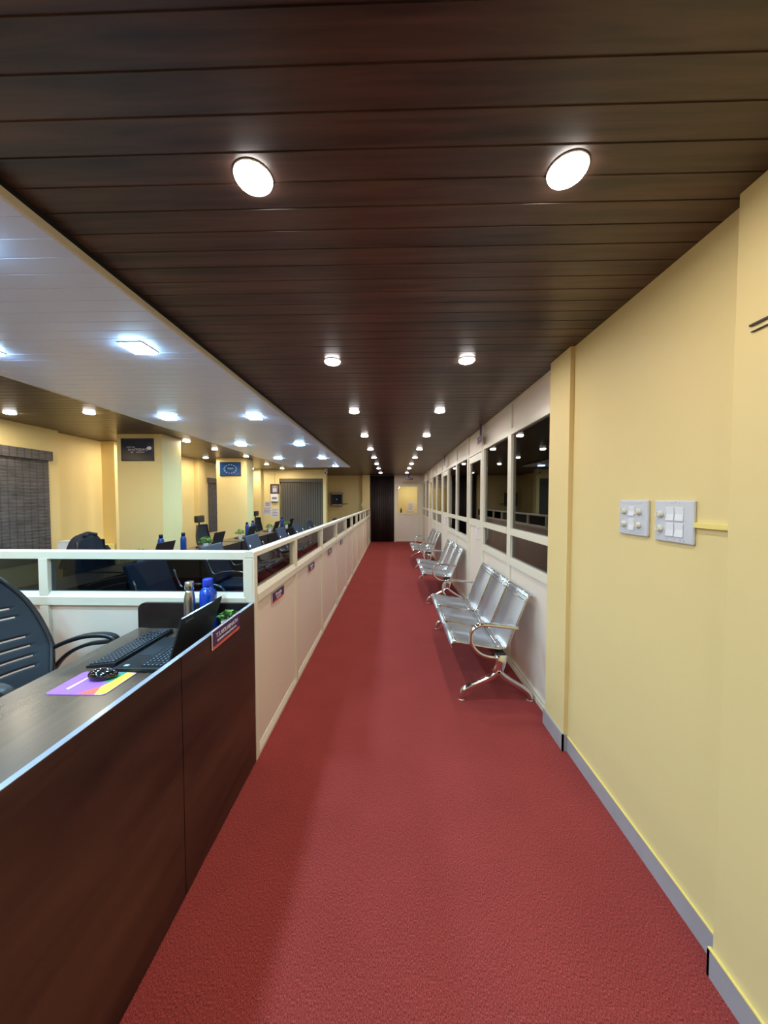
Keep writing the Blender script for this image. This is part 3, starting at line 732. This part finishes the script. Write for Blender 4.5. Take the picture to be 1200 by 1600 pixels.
def plant(label, loc, r=0.07, h=0.2, n=90, wide=1.0):
    t = thing('potted_plant', label, 'plant', loc)
    MB().lathe([(0.028, 0), (0.03, 0.002), (0.036, 0.075), (0.038, 0.08), (0.035, 0.082)], seg=20).build('pot', M['white'], t)
    MB().lathe([(0.034, 0.070), (0.033, 0.076)], seg=16).build('soil', M['frame_dark'], t)
    lf = MB()
    for k in range(n):
        az = random.uniform(0, 2 * PI); el = math.asin(random.uniform(-0.1, 1))
        rr = r * (0.55 + 0.45 * random.random())
        c = Vector((math.cos(az) * math.cos(el) * rr * wide, math.sin(az) * math.cos(el) * rr * wide, 0.09 + (h - 0.1) * (0.15 + 0.85 * math.sin(max(el, 0)) * (0.7 + 0.3 * random.random()))))
        s = random.uniform(0.009, 0.016)
        q = Matrix.Rotation(az, 3, 'Z') @ Matrix.Rotation(random.uniform(-0.9, 0.6), 3, 'Y') @ Matrix.Rotation(random.uniform(-0.6, 0.6), 3, 'X')
        P = [(-s, 0, 0), (0, -s * 0.6, 0.002), (s, 0, -0.001), (0, s * 0.6, 0.002)]
        lf.poly([c + q @ Vector(p) for p in P], (0 if random.random() < 0.8 else 1))
    for k in range(9):
        az = k * 0.7; lf.tube([(0, 0, 0.07), (math.cos(az) * r * 0.3, math.sin(az) * r * 0.3, 0.1), (math.cos(az) * r * 0.6, math.sin(az) * r * 0.6, h * 0.75)], 0.0012, seg=4)
    f = lf.build('foliage', [M['leaf'], M['leaf2']], t); tag(f, kind='stuff')
    return t
plant('small leafy plant in a white pot behind the front desk nameplate', (-0.865, 1.735, DT), 0.055, 0.15)

# ------------------------------------------------------------------ mesh-back chair at the front desk
def grid_shell(mb, pf, nu, nv, keep):
    V = {}
    for i in range(nu + 1):
        for j in range(nv + 1): V[i, j] = mb.bm.verts.new(pf(i / nu, j / nv))
    for i in range(nu):
        for j in range(nv):
            if keep((i + 0.5) / nu, (j + 0.5) / nv):
                f = mb.bm.faces.new((V[i, j], V[i + 1, j], V[i + 1, j + 1], V[i, j + 1])); f.smooth = True
    bmesh.ops.delete(mb.bm, geom=[v for v in mb.bm.verts if not v.link_faces], context='VERTS')
t = thing('office_chair', 'black slotted-back office chair with arms pulled up to the front desk', 'chair', (-1.72, 1.50, 0), 0)
def bk(u, v):   # u across (Y), v up
    w = 0.245 * (1 - 0.55 * abs(2 * max(v - 0.42, 0)) ** 2.6 * 0.5) * (0.72 + 0.28 * min(1, v / 0.3))
    s = (u - 0.5) * 2
    return Vector((-0.11 - 0.26 * v ** 1.2 + 0.05 * s * s - 0.05 * math.sin(PI * v) * (1 - s * s), s * w, 0.56 + 0.56 * v))
def kp(u, v):
    for k in range(7):
        c = 0.16 + 0.085 * k
        if abs(v - c) < 0.008 and abs(u - 0.5) < 0.38: return False
    return True
mb = MB(); grid_shell(mb, bk, 24, 60, kp)
o = mb.build('backrest', M['mesh'], t); md = o.modifiers.new('thick', 'SOLIDIFY'); md.thickness = 0.018; md.offset = 0
mb = MB(); ed = [bk(0, k / 14) for k in range(15)] + [bk(k / 10, 1) for k in range(1, 11)] + [bk(1, 1 - k / 14) for k in range(1, 15)] + [bk(1 - k / 10, 0) for k in range(1, 10)]
mb.tube(ed, 0.014, closed=True, up=(1, 0, 0.2), seg=8); mb.build('back_frame', M['black'], t)
mb = MB(); mb.box(-0.2, 0.26, -0.24, 0.24, 0.42, 0.50, bev=0.03); mb.build('seat', M['mesh'], t)
for sy in (-1, 1):
    mb = MB(); Y = 0.255 * sy
    mb.sweep(spline([(-0.13, Y, 0.695), (-0.04, Y, 0.735), (0.06, Y, 0.765), (0.16, Y, 0.772), (0.215, Y, 0.76), (0.235, Y, 0.73)], 5), rrect(0.022, 0.045, 0.009), up=(0, 1, 0))
    mb.sweep(spline([(0.228, Y, 0.745), (0.17, Y, 0.735), (0.08, Y, 0.722), (-0.02, Y, 0.68), (-0.10, Y, 0.61), (-0.14, Y * 0.92, 0.52), (-0.08, Y * 0.85, 0.47)], 5), rrect(0.018, 0.035, 0.007), up=(0, 1, 0))
    mb.build('armrest', M['black'], t)
mb = MB(); mb.sweep(spline([(-0.02, 0, 0.42), (-0.16, 0, 0.43), (-0.19, 0, 0.52), (-0.2, 0, 0.66)], 5), rrect(0.02, 0.07, 0.008), up=(0, 1, 0)); mb.build('back_bracket', M['black'], t)
MB().lathe([(0.028, 0.12), (0.028, 0.3), (0.018, 0.3), (0.018, 0.42)], seg=16).build('gas_lift', M['chrome'], t)
def five_star(t, r=0.29):
    for k in range(5):
        a = k * 2 * PI / 5 + 0.3
        mb = MB(); mb.sweep([(0, 0, 0.12), (math.cos(a) * r * 0.5, math.sin(a) * r * 0.5, 0.10), (math.cos(a) * r, math.sin(a) * r, 0.075)], rrect(0.03, 0.04, 0.008), up=(0, 0, 1), scales=[1.2, 1, 0.7]); l = mb.build('leg', M['black'], t)
        MB().lathe([(0.022, -0.02), (0.027, -0.015), (0.027, 0.015), (0.022, 0.02)], (math.cos(a) * r, math.sin(a) * r, 0.0275), seg=14, mat4=Matrix.Rotation(PI / 2, 4, 'X')).build('caster', M['black'], l)
five_star(t)

# ------------------------------------------------------------------ chrome three-seat benches
def bench(label):
    """local y from 0 (near) to 1.42 (far); x measured in the room"""
    t = thing('waiting_bench', label, 'bench', (0, 2.49, 0), 0, 'chrome three-seat waiting benches')
    L = 1.40
    prof = spline([(0.452, 0.372), (0.447, 0.395), (0.453, 0.412), (0.475, 0.422), (0.54, 0.415), (0.64, 0.398), (0.76, 0.378), (0.82, 0.372), (0.862, 0.385), (0.888, 0.43), (0.915, 0.50), (0.955, 0.60), (0.995, 0.70), (1.020, 0.765), (1.036, 0.785), (1.052, 0.782), (1.058, 0.765)].__class__([(p[0], p[1], 0) for p in [(0.452, 0.372), (0.447, 0.395), (0.453, 0.412), (0.475, 0.422), (0.54, 0.415), (0.64, 0.398), (0.76, 0.378), (0.82, 0.372), (0.862, 0.385), (0.888, 0.43), (0.915, 0.50), (0.955, 0.60), (0.995, 0.70), (1.020, 0.765), (1.036, 0.785), (1.052, 0.782), (1.058, 0.765)]]), 3)
    sw = 0.425; gap = 0.02; s0 = 0.045
    for k in range(3):
        ya = s0 + k * (sw + gap); yb = ya + sw
        m = MB(); A = []; B = []; acc = 0.0; cum = []
        for i, p in enumerate(prof):
            if i: acc += (prof[i] - prof[i - 1]).length
            cum.append(acc)
            A.append(m.bm.verts.new((p.x, ya + 0.008, p.y))); B.append(m.bm.verts.new((p.x, yb - 0.008, p.y)))
        for i in range(len(A) - 1):
            f = m.bm.faces.new((A[i], A[i + 1], B[i + 1], B[i])); f.smooth = True
            for lp_, (u, v) in zip(f.loops, ((0, cum[i]), (0, cum[i + 1]), (sw, cum[i + 1]), (sw, cum[i]))): lp_[m.uv].uv = (u, v)
        o = m.build('seat_shell', M['perf'], t); md = o.modifiers.new('thick', 'SOLIDIFY'); md.thickness = 0.002
        for yy in (ya + 0.006, yb - 0.006): MB().tube([(p.x, yy, p.y - 0.002) for p in prof], 0.0065, seg=8).build('edge_tube', M['chrome'], o)
        for px, pz in ((0.472, 0.4235), (0.488, 0.4225), (0.79, 0.376), (0.815, 0.3745), (0.842, 0.3775), (1.005, 0.7335), (1.018, 0.762), (1.036, 0.787)): MB().tube([(px, ya + 0.01, pz), (px, yb - 0.01, pz)], 0.004, seg=6, up=(0, 0, 1)).build('ridge', M['chrome'], o)
        c = MB(); c.box(0.446, 0.47, yb - 0.003, yb + gap + 0.003, 0.372, 0.402, bev=0.003)
        if k < 2: c.build('clip', M['black'], o)
        else: c.bm.free()
    MB().box(0.78, 0.85, 0.0, L + 0.02, 0.30, 0.352, bev=0.004).build('crossbeam', M['black'], t)
    for ya in (0.012, L + 0.005):
        a = MB(); a.sweep([Vector((p.x, ya, p.y)) for p in spline([(0.935, 0.552, 0), (0.85, 0.558, 0), (0.74, 0.568, 0), (0.66, 0.568, 0), (0.605, 0.535, 0), (0.588, 0.475, 0), (0.60, 0.415, 0), (0.645, 0.362, 0), (0.71, 0.333, 0), (0.80, 0.322, 0)], 5)], rrect(0.024, 0.046, 0.009), up=(0, 1, 0)); a.build('armrest', M['chrome'], t)
        l = MB()
        l.sweep([(0.812, ya, 0.345), (0.815, ya, 0.29), (0.80, ya, 0.235), (0.775, ya, 0.205)], rrect(0.085, 0.05, 0.015), up=(0, 1, 0), scales=[1.0, 0.85, 0.8, 0.85])
        l.sweep(spline([(0.80, ya, 0.225), (0.74, ya, 0.175), (0.64, ya, 0.125), (0.565, ya, 0.088), (0.535, ya, 0.065), (0.522, ya, 0.035), (0.522, ya, 0.012)], 5), rrect(0.042, 0.046, 0.014), up=(0, 1, 0), scales=None)
        l.sweep(spline([(0.79, ya, 0.225), (0.845, ya, 0.175), (0.93, ya, 0.12), (0.995, ya, 0.082), (1.02, ya, 0.06), (1.03, ya, 0.035), (1.03, ya, 0.012)], 5), rrect(0.042, 0.046, 0.014), up=(0, 1, 0))
        lo = l.build('leg_frame', M['chrome'], t)
        for fx in (0.522, 1.03): MB().lathe([(0.026, 0.0), (0.027, 0.004), (0.018, 0.012), (0.012, 0.016)], (fx, ya, 0), seg=18).build('foot', M['chrome'], lo)
    return t
b0 = bench('nearest chrome and perforated steel three-seat bench, beside the yellow pillar')
b0.location = (0, 2.485, 0)
dup(b0, (0, 4.86, 0), 'middle chrome three-seat bench along the glazed partition')
dup(b0, (0, 7.25, 0), 'farthest chrome three-seat bench, towards the corridor end')

# ------------------------------------------------------------------ switch plates, casings on the right wall (face -X)
def plate_base(name, label, yc, zc, w, h, dirt=True):
    t = thing(name, label, 'switch', (XR, yc, zc), -PI / 2, 'white wall plates')   # local x -> -Y (towards viewer is right), front -Y -> -X
    m = MB(); m.prism([(-w / 2, -h / 2), (w / 2, -h / 2), (w / 2, h / 2), (-w / 2, h / 2)], 'y', -0.012, 0); m.build('plate', M['socket'], t, bevel=0.005)
    return t
def dial(t, x, z):
    d = MB(); d.lathe([(0.0135, 0), (0.0135, 0.004), (0.011, 0.006), (0.011, 0.014), (0.009, 0.016)], seg=20, mat4=Matrix.Rotation(PI / 2, 4, 'X')); d.box(-0.0025, 0.0025, -0.021, -0.012, -0.010, 0.010, bev=0.001)
    d.build('dial', M['dial'], t, loc=(x, -0.012, z))
def rocker(t, x, z, w=0.024, h=0.046):
    r = MB(); r.prism([(-0.012, -h / 2), (-0.016, -h / 2), (-0.0135, 0), (-0.0145, h / 2), (-0.012, h / 2)], 'x', -w / 2, w / 2); r.build('rocker', M['white'], t, loc=(x, 0, z), bevel=0.0008)
t = plate_base('switch_plate', 'left white wall plate with four round dials', 1.478, 1.425, 0.172, 0.152)
for x in (-0.05, 0.04):
    for z in (0.026, -0.03): dial(t, x, z)
rocker(t, -0.006, 0.028, 0.034, 0.04); rocker(t, -0.006, -0.03, 0.034, 0.05)
for z in (0.062, -0.062): MB().box(-0.05, 0.05, -0.0135, -0.012, z - 0.002, z + 0.002).build('groove', M['socket'], t)
t = plate_base('switch_plate', 'right white wall plate with two dials and four rocker switches', 1.269, 1.421, 0.172, 0.156)
for z in (0.025, -0.03): dial(t, -0.055, z)
for x in (-0.012, 0.029):
    for z in (0.028, -0.03): rocker(t, x, z, 0.036, 0.05)
sp = MB()
for k in range(14):
    x = random.uniform(-0.03, 0.055); z = random.choice((-0.068, -0.065, 0.068)) + random.uniform(-0.003, 0.003)
    sp.box(x, x + random.uniform(0.001, 0.004), -0.0124, -0.0121, z, z + random.uniform(0.0008, 0.0025))
tag(sp.build('scuff_marks', M['dirt'], t), 'grey scuff marks')
tag(MB().box(XR - 0.014, XR, 1.032, 1.181, 1.405, 1.423, bev=0.0015).build('cable_casing', M['yellow_trim']), 'short yellow cable casing right of the switch plates', 'cable casing')
tag(MB().box(0.999, 1.005, YB + 0.02, 0.985, 1.985, 1.9905).box(0.999, 1.005, YB + 0.02, 0.98, 1.9675, 1.970).build('cable_wire', M['frame_dark']), 'thin dark wires along the near yellow pilaster above head height', 'wire')

# ------------------------------------------------------------------ office furniture behind the partition
def office_desk(label, yc):
    t = thing('office_desk', label, 'desk', (-2.62, yc, 0), 0, 'dark desks in the office row'); hw = 0.59; d = 0.455
    MB().box(-d, -0.02, -hw, hw, 0.755, 0.78).build('worktop', M['desktop'], t)
    MB().box(-0.018, 0, -hw, hw, 0.02, 0.785).build('front_panel', M['desk_dark'], t)
    for s in (-1, 1): MB().box(-d + 0.02, -0.02, s * hw - 0.009 * (1 + s), s * hw + 0.009 * (1 - s), 0, 0.755).build('side_panel', M['desk_dark'], t)
    return t
where = ['nearest behind the cross partition', 'second, in front of the first column', 'third, between the two columns', 'fourth, beside the second column', 'fifth, beyond the second column', 'sixth and farthest']
d1 = office_desk('dark office desk, ' + where[0], 2.63)
for k in range(1, 6): dup(d1, (-2.62, 2.63 + 1.25 * k, 0), 'dark office desk, ' + where[k])
l1 = laptop('laptop', 'open black laptop on the office desk, ' + where[1], False); l1['group'] = 'laptops on the office desks'; l1.location = (-2.97, 3.74, DT)
for k, y in ((2, 4.98), (3, 6.22), (4, 7.60), (5, 8.72)): dup(l1, (-2.97, y, DT), 'open black laptop on the office desk, ' + where[k])

def flask(label):
    t = thing('water_bottle', label, 'bottle', (0, 0, DT), 0, 'blue flasks on the office desks')
    MB().lathe([(0.034, 0), (0.036, 0.005), (0.036, 0.20), (0.030, 0.225), (0.022, 0.24)], seg=20).build('body', M['bottle_blue2'], t)
    MB().lathe([(0.023, 0.241), (0.024, 0.28), (0.018, 0.286)], seg=20).build('cap', M['black'], t)
    return t
f0 = flask('blue flask peeking out behind the laptop before the first column'); f0.location = (-2.93, 4.17, DT)
for x, y, s in ((-2.8, 4.42, 'beside the right face of the first column'), (-2.88, 6.58, 'in front of the second column'), (-2.99, 7.12, 'at the right edge of the second column'), (-2.86, 8.62, 'on the farthest desks near the office end wall')):
    dup(f0, (x, y, DT), 'blue flask ' + s)
pl = [((-2.76, 3.60), 'low green bush before the first column'), ((-2.74, 4.85), 'round green bush left of the second column'), ((-2.79, 6.08), 'green bush in front of the second column'), ((-2.75, 7.46), 'green bush in a white pot right of the second column'), ((-2.72, 8.56), 'green bush before the grey window blind')]
for (x, y), s in pl: plant(s + ', on an office desk', (x, y, DT), 0.095, 0.20, 260)

def visitor_chair(label):
    """faces +X, back towards the desks leaning to -X"""
    t = thing('visitor_chair', label, 'chair', (0, 0, 0), 0, 'navy visitor chairs behind the low partition')
    R_ = Matrix.Rotation(math.radians(-20), 3, 'Y')
    MB().box(-0.245, -0.205, -0.25, 0.25, 0.50, 0.97, bev=0.015, rot=R_, piv=(-0.2, 0, 0.47)).build('backrest', M['navy'], t)
    MB().box(-0.22, 0.24, -0.24, 0.24, 0.41, 0.47, bev=0.02).build('seat', M['navy'], t)
    for s in (-1, 1):
        m = MB(); y = s * 0.265
        m.tube(spline([(-0.30, y, 0.80), (-0.22, y, 0.62), (-0.1, y, 0.64), (0.12, y, 0.64), (0.22, y, 0.58), (0.24, y, 0.4), (0.25, y, 0.06), (0.18, y, 0.013), (-0.2, y, 0.013)], 5), 0.011, seg=8, up=(0, 1, 0)); m.build('side_frame', M['chrome'], t)
    m = MB(); m.tube([(-0.2, -0.265, 0.013), (-0.2, 0.265, 0.013)], 0.011, up=(0, 0, 1), seg=8); m.tube([(0.1, -0.265, 0.40), (0.1, 0.265, 0.40)], 0.009, up=(0, 0, 1), seg=8); m.build('cross_tube', M['chrome'], t)
    return t
vs = [(3.08, 'seen through the pane of the cross partition'), (4.22, 'nearest above the partition corner'), (5.44, 'second above the corridor partition'), (6.86, 'third above the corridor partition'), (8.0, 'fourth above the corridor partition, before the grey blind'), (9.25, 'fifth, at the foot of the grey blind')]
v0 = visitor_chair('navy padded visitor chair ' + vs[0][1]); v0.location = (-1.93, 3.08, 0)
for y, s in vs[1:]: dup(v0, (-1.93, y, 0), 'navy padded visitor chair ' + s)
dup(v0, (-1.45, 10.6, 0), 'navy padded visitor chair below the wall box with blue front')

def task_chair(label, head=True):
    t = thing('office_chair', label, 'chair', (0, 0, 0), 0, 'high-back mesh chairs in the office')
    def pf(u, v):
        s = (u - 0.5) * 2; w = 0.23 * (0.75 + 0.25 * math.sin(PI * min(1, v + 0.15)))
        return Vector((-0.22 - 0.1 * v + 0.04 * s * s - 0.03 * math.sin(PI * v), s * w, 0.52 + 0.50 * v))
    mb = MB(); grid_shell(mb, pf, 12, 14, lambda u, v: True); o = mb.build('backrest', M['mesh'], t); md = o.modifiers.new('thick', 'SOLIDIFY'); md.thickness = 0.012
    mb = MB(); ed = [pf(0, k / 8) for k in range(9)] + [pf(k / 6, 1) for k in range(1, 7)] + [pf(1, 1 - k / 8) for k in range(1, 9)] + [pf(1 - k / 6, 0) for k in range(1, 6)]
    mb.tube(ed, 0.014, closed=True, up=(1, 0, 0.2), seg=6); mb.build('back_frame', M['black'], t)
    if head:
        mb = MB(); mb.box(-0.36, -0.30, -0.14, 0.14, 1.07, 1.205, bev=0.028); mb.tube([(-0.33, 0, 1.0), (-0.35, 0, 1.12)], 0.014, seg=8); mb.build('headrest', M['black'], t)
    MB().box(-0.22, 0.24, -0.235, 0.235, 0.42, 0.50, bev=0.025).build('seat', M['mesh'], t)
    for s in (-1, 1):
        mb = MB(); y = s * 0.27
        mb.sweep(spline([(-0.1, y * 0.9, 0.46), (0.0, y, 0.56), (0.03, y, 0.68)], 4), rrect(0.02, 0.035, 0.006), up=(0, 1, 0)); mb.box(-0.12, 0.15, y - 0.035, y + 0.035, 0.68, 0.71, bev=0.01); mb.build('armrest', M['black'], t)
    mb = MB(); mb.sweep([(-0.05, 0, 0.42), (-0.24, 0, 0.43), (-0.27, 0, 0.6)], rrect(0.02, 0.06, 0.006)); mb.build('back_bracket', M['black'], t)
    MB().lathe([(0.028, 0.12), (0.028, 0.3), (0.018, 0.3), (0.018, 0.42)], seg=12).build('gas_lift', M['chrome'], t)
    five_star(t)
    return t
c0 = task_chair('black mesh chair with headrest left of the second column'); c0.location = (-3.37, 6.35, 0)
dup(c0, (-3.37, 9.02, 0), 'black mesh chair with headrest at the right edge of the second column')
c2 = task_chair('black high-back chair draped with a dark jacket before the yellow wall', False); c2.location = (-3.235, 3.82, 0)
# jacket draped over it
j = thing('jacket', 'dark jacket draped over the chair back near the bamboo blind', 'jacket', (-3.235, 3.82, 0))
def jf(u, v):
    a = (u - 0.5) * 2; s = max(-1, min(1, a * 1.06)); sh = 1 - 0.42 * abs(s) ** 3.2
    top = 1.135
    if v < 0.5:
        k = v / 0.5; x = -0.262 + 0.02 * math.sin(9 * s + 2) * (1 - k); z = 0.62 + (top * sh + 1.06 * (1 - sh) * 0.25 - 0.62 - 0.06 * (1 - sh)) * k
    else:
        k = (v - 0.5) / 0.5; x = -0.352 - 0.015 * math.sin(8 * s) * k; z = top * sh + 1.06 * (1 - sh) * 0.25 - 0.06 * (1 - sh) - (top * sh - 0.66) * k * 0.9
    return Vector((x - 0.02 * math.sin(PI * v), s * 0.275 * (1 + 0.05 * math.sin(v * 11)), z + 0.012 * math.sin(6 * s)))
mb = MB(); grid_shell(mb, jf, 24, 24, lambda u, v: True)
o = mb.build('body', M['darknavy'], j); md = o.modifiers.new('thick', 'SOLIDIFY'); md.thickness = 0.02; o.modifiers.new('sub', 'SUBSURF').levels = 1
mb = MB(); mb.tube(spline([(-0.28, -0.08, 1.09), (-0.31, 0, 1.11), (-0.28, 0.08, 1.09)], 5), 0.02, seg=8, up=(0, 0, 1)); mb.build('collar', M['darknavy'], j)
for s in (-1, 1):
    mb = MB(); mb.tube(spline([(-0.30, s * 0.20, 0.93), (-0.28, s * 0.25, 0.82), (-0.27, s * 0.27, 0.62)], 5), 0.04, seg=10, up=(0, 1, 0)); mb.build('sleeve', M['darknavy'], j)
t = thing('cardboard_box', 'white box on the low stand left of the jacket chair', 'box', (-3.92, 4.02, 0.86)); MB().box(-0.1, 0.1, -0.1, 0.14, 0, 0.135, bev=0.003).build('body', M['white'], t); MB().box(-0.102, 0.102, -0.102, 0.142, 0.136, 0.146).build('lid', M['white'], t)
t = thing('stand', 'low cream stand under the white box by the wall', 'stand', (-3.92, 4.02, 0)); MB().box(-0.16, 0.16, -0.2, 0.2, 0.83, 0.86).build('top', M['panel'], t)
for sx in (-1, 1):
    for sy in (-1, 1): MB().box(sx * 0.14 - 0.015, sx * 0.14 + 0.015, sy * 0.18 - 0.015, sy * 0.18 + 0.015, 0, 0.83).build('leg', M['panel'], t)

# ------------------------------------------------------------------ blinds in the office
def bamboo_blind(label, x, y0, y1, ztop=2.10):
    t = thing('bamboo_blind', label, 'blind', (x, 0, 0), 0, 'bamboo blinds on the left wall')
    MB().box(0.0, 0.05, y0, y1, ztop - 0.115, ztop, bev=0.004).build('valance', M['bamboo'], t)
    m = MB(); n = 60
    for k in range(n):
        z0 = 0.75 + (ztop - 0.115 - 0.75) * k / n; z1 = 0.75 + (ztop - 0.115 - 0.75) * (k + 1) / n
        m.box(0.012, 0.017 + 0.003 * (k % 2), y0 + 0.02, y1 - 0.03, z0, z1 - 0.001)
    m.build('slats', M['bamboo'], t)
    return t
bamboo_blind('large dark bamboo blind on the near left wall', -4.27, 1.9, 4.10)
bamboo_blind('narrow dark blind just right of the first column', -4.30, 6.05, 6.66, 2.06)
bamboo_blind('narrow dark blind left of the second column', -4.30, 7.72, 8.45, 2.02)
t = thing('vertical_blind', 'grey vertical slat blind filling the office end window', 'blind', (-3.29, YF + 0.02, 0))
MB().box(0, 1.26, -0.02, 0.05, 2.03, 2.125, bev=0.003).build('valance', M['blind_grey'], t)
MB().box(0.01, 1.25, 0.085, 0.095, 0.35, 2.03).build('backing', M['black'], t)
m = MB()
for k in range(18): m.box(0.03 + k * 0.068, 0.03 + k * 0.068 + 0.060, 0.01, 0.013, 0.35, 2.03, rot=Matrix.Rotation(0.45, 3, 'Z'))
m.build('slats', M['blind_grey'], t)

# ------------------------------------------------------------------ posters on the columns, items on the end wall
def poster(label, x0, x1, y, z0, z1, m):
    t = thing('poster', label, 'poster', ((x0 + x1) / 2, y, (z0 + z1) / 2)); w = (x1 - x0) / 2; h = (z1 - z0) / 2
    MB().box(-w, w, -0.012, 0, -h, h, bev=0.002).build('board', M['black'], t)
    MB().box(-w + 0.012, w - 0.012, -0.0135, -0.012, -h + 0.012, h - 0.012).build('print', m, t)
    return t
t = poster('dark navy poster with small white words on the first column', -3.635, -3.19, 4.45, 2.025, 2.325, M['poster_navy'])
for s, sz, x, z in (('WHAT YOU', 0.021, -0.085, 0.033), ('DO IS', 0.03, -0.085, 0.0), ('(TODAY)', 0.045, 0.05, 0.0), ('IMPORTANT', 0.02, 0.045, -0.035), ('SO', 0.026, -0.07, -0.036)):
    text_mesh('lettering', s, sz, M['lettering'], t, (x, -0.0142, z), (PI / 2, 0, 0))
m = MB(); m.lathe([(0.03, 0), (0.03, 0.001)], (0.165, -0.0138, 0.02), seg=24, mat4=Matrix.Rotation(PI / 2, 4, 'X') @ Matrix.Diagonal((1.1, 0.8, 1, 1))); m.build('white_emblem', M['lettering'], t)
t = poster('bright blue poster with a ring of small pale marks on the second column', -3.65, -3.20, 7.06, 2.01, 2.305, M['poster_blue'])
text_mesh('lettering', 'TEAM', 0.05, M['screen_w'], t, (-0.0, -0.0142, 0.01), (PI / 2, 0, 0))
m = MB()
for k in range(14):
    a = 2 * PI * k / 14; m.box(0.13 * math.cos(a) - 0.016, 0.13 * math.cos(a) + 0.016, -0.0142, -0.0135, 0.09 * math.sin(a) - 0.005, 0.09 * math.sin(a) + 0.007)
m.build('ring_marks', M['screen_w'], t)

t = thing('picture_frame', 'small dark framed picture hanging on a cord on the end wall', 'picture', (-3.43, YF, 1.83))
m = MB()
for a in ((-0.125, 0.125, 0.11, 0.14), (-0.125, 0.125, -0.14, -0.11), (-0.125, -0.095, -0.11, 0.11), (0.095, 0.125, -0.11, 0.11)): m.box(a[0], a[1], -0.025, 0, a[2], a[3])
m.build('frame', M['frame_dark'], t); MB().box(-0.095, 0.095, -0.012, 0, -0.11, 0.11).build('picture', M['ink'], t)
MB().box(-0.05, -0.005, -0.0135, -0.012, -0.09, 0.02).box(0.008, 0.05, -0.0135, -0.012, -0.09, 0.02).build('pale_print', M['paper'], t)
m = MB(); m.lathe([(0.022, 0), (0.022, 0.0015)], (0, -0.012, 0.06), seg=14, mat4=Matrix.Rotation(PI / 2, 4, 'X')); m.build('gold_print', M['gold'], t)
MB().box(-0.002, 0.002, -0.004, 0, 0.14, 0.54).build('cord', M['black'], t)
t = thing('wall_device', 'small white wall device below the framed picture', 'device', (-3.43, YF, 1.57)); MB().box(-0.11, 0.11, -0.05, 0, -0.11, 0.11, bev=0.008).build('body', M['white'], t); MB().box(-0.07, 0.07, -0.052, -0.05, -0.04, 0.02).build('window', M['ink'], t); MB().box(-0.1, 0.1, -0.045, -0.002, -0.13, -0.11).build('base', M['rubber'], t)
for (x, z, w, h, s) in ((-3.64, 1.38, 0.19, 0.15, 'top paper sheet of the three on the end wall'), (-3.66, 1.18, 0.25, 0.22, 'left lower paper sheet of the three on the end wall'), (-3.43, 1.12, 0.2, 0.27, 'right lower paper sheet of the three on the end wall')):
    t = thing('wall_notice', s, 'notice', (x, YF if w != 0.25 else YF - 0.001, z), 0, 'papers on the office end wall')
    MB().box(-w / 2, w / 2, -0.003, 0, -h / 2, h / 2).build('sheet', M['paper'], t)
    m = MB()
    for k in range(5): m.box(-w / 2 + 0.02, w / 2 - 0.02 - 0.03 * (k % 2), -0.0045, -0.003, h / 2 - 0.03 - k * h / 6, h / 2 - 0.015 - k * h / 6)
    m.build('print', M['ink'], t)
t = thing('wall_box', 'wall-mounted box with dark blue front and silver edges at the corridor end', 'wall box', (-2.21, YE, 1.53))
MB().box(-0.0, 0.42, -0.16, 0, -0.24, 0.24, bev=0.01).build('body', M['rubber'], t)
MB().box(0.06, 0.40, -0.175, -0.16, -0.17, 0.17, bev=0.004).build('front', M['poster_navy'], t)
MB().box(0.05, 0.41, -0.178, -0.155, 0.175, 0.235, bev=0.004).box(0.05, 0.41, -0.178, -0.155, -0.235, -0.175, bev=0.004).build('silver_band', M['steel'], t)
MB().lathe([(0.025, 0), (0.025, 0.002)], (0.23, -0.175, 0), seg=14, mat4=Matrix.Rotation(PI / 2, 4, 'X')).build('mark', M['screen_w'], t)
MB().box(0.42, 0.60, -0.05, -0.02, -0.165, -0.15).build('hose', M['black'], t)
t = thing('security_camera', 'white security camera hanging below the ceiling left of the corridor end', 'camera', (-1.88, YF - 0.2, CH))
MB().lathe([(0.045, 0), (0.045, -0.02), (0.02, -0.03), (0.015, -0.06)], seg=18).build('mount', M['white'], t)
m = MB(); m.lathe([(0.03, -0.07), (0.035, -0.06), (0.035, 0.09), (0.03, 0.1)], (0, -0.02, -0.09), seg=18, mat4=Matrix.Rotation(PI / 2 + 0.3, 4, 'X')); m.build('housing', M['white'], t)
MB().lathe([(0.022, 0), (0.022, 0.004)], (0, -0.122, -0.058 - 0.062), seg=14, mat4=Matrix.Rotation(PI / 2 + 0.3, 4, 'X')).build('lens', M['black'], t)
tag(MB().box(-1.10, -1.062, YE - 0.2, YE - 0.12, 1.28, 1.40, bev=0.004).build('light_switch', M['white']), 'small white switch on the side of the yellow pier', 'switch')
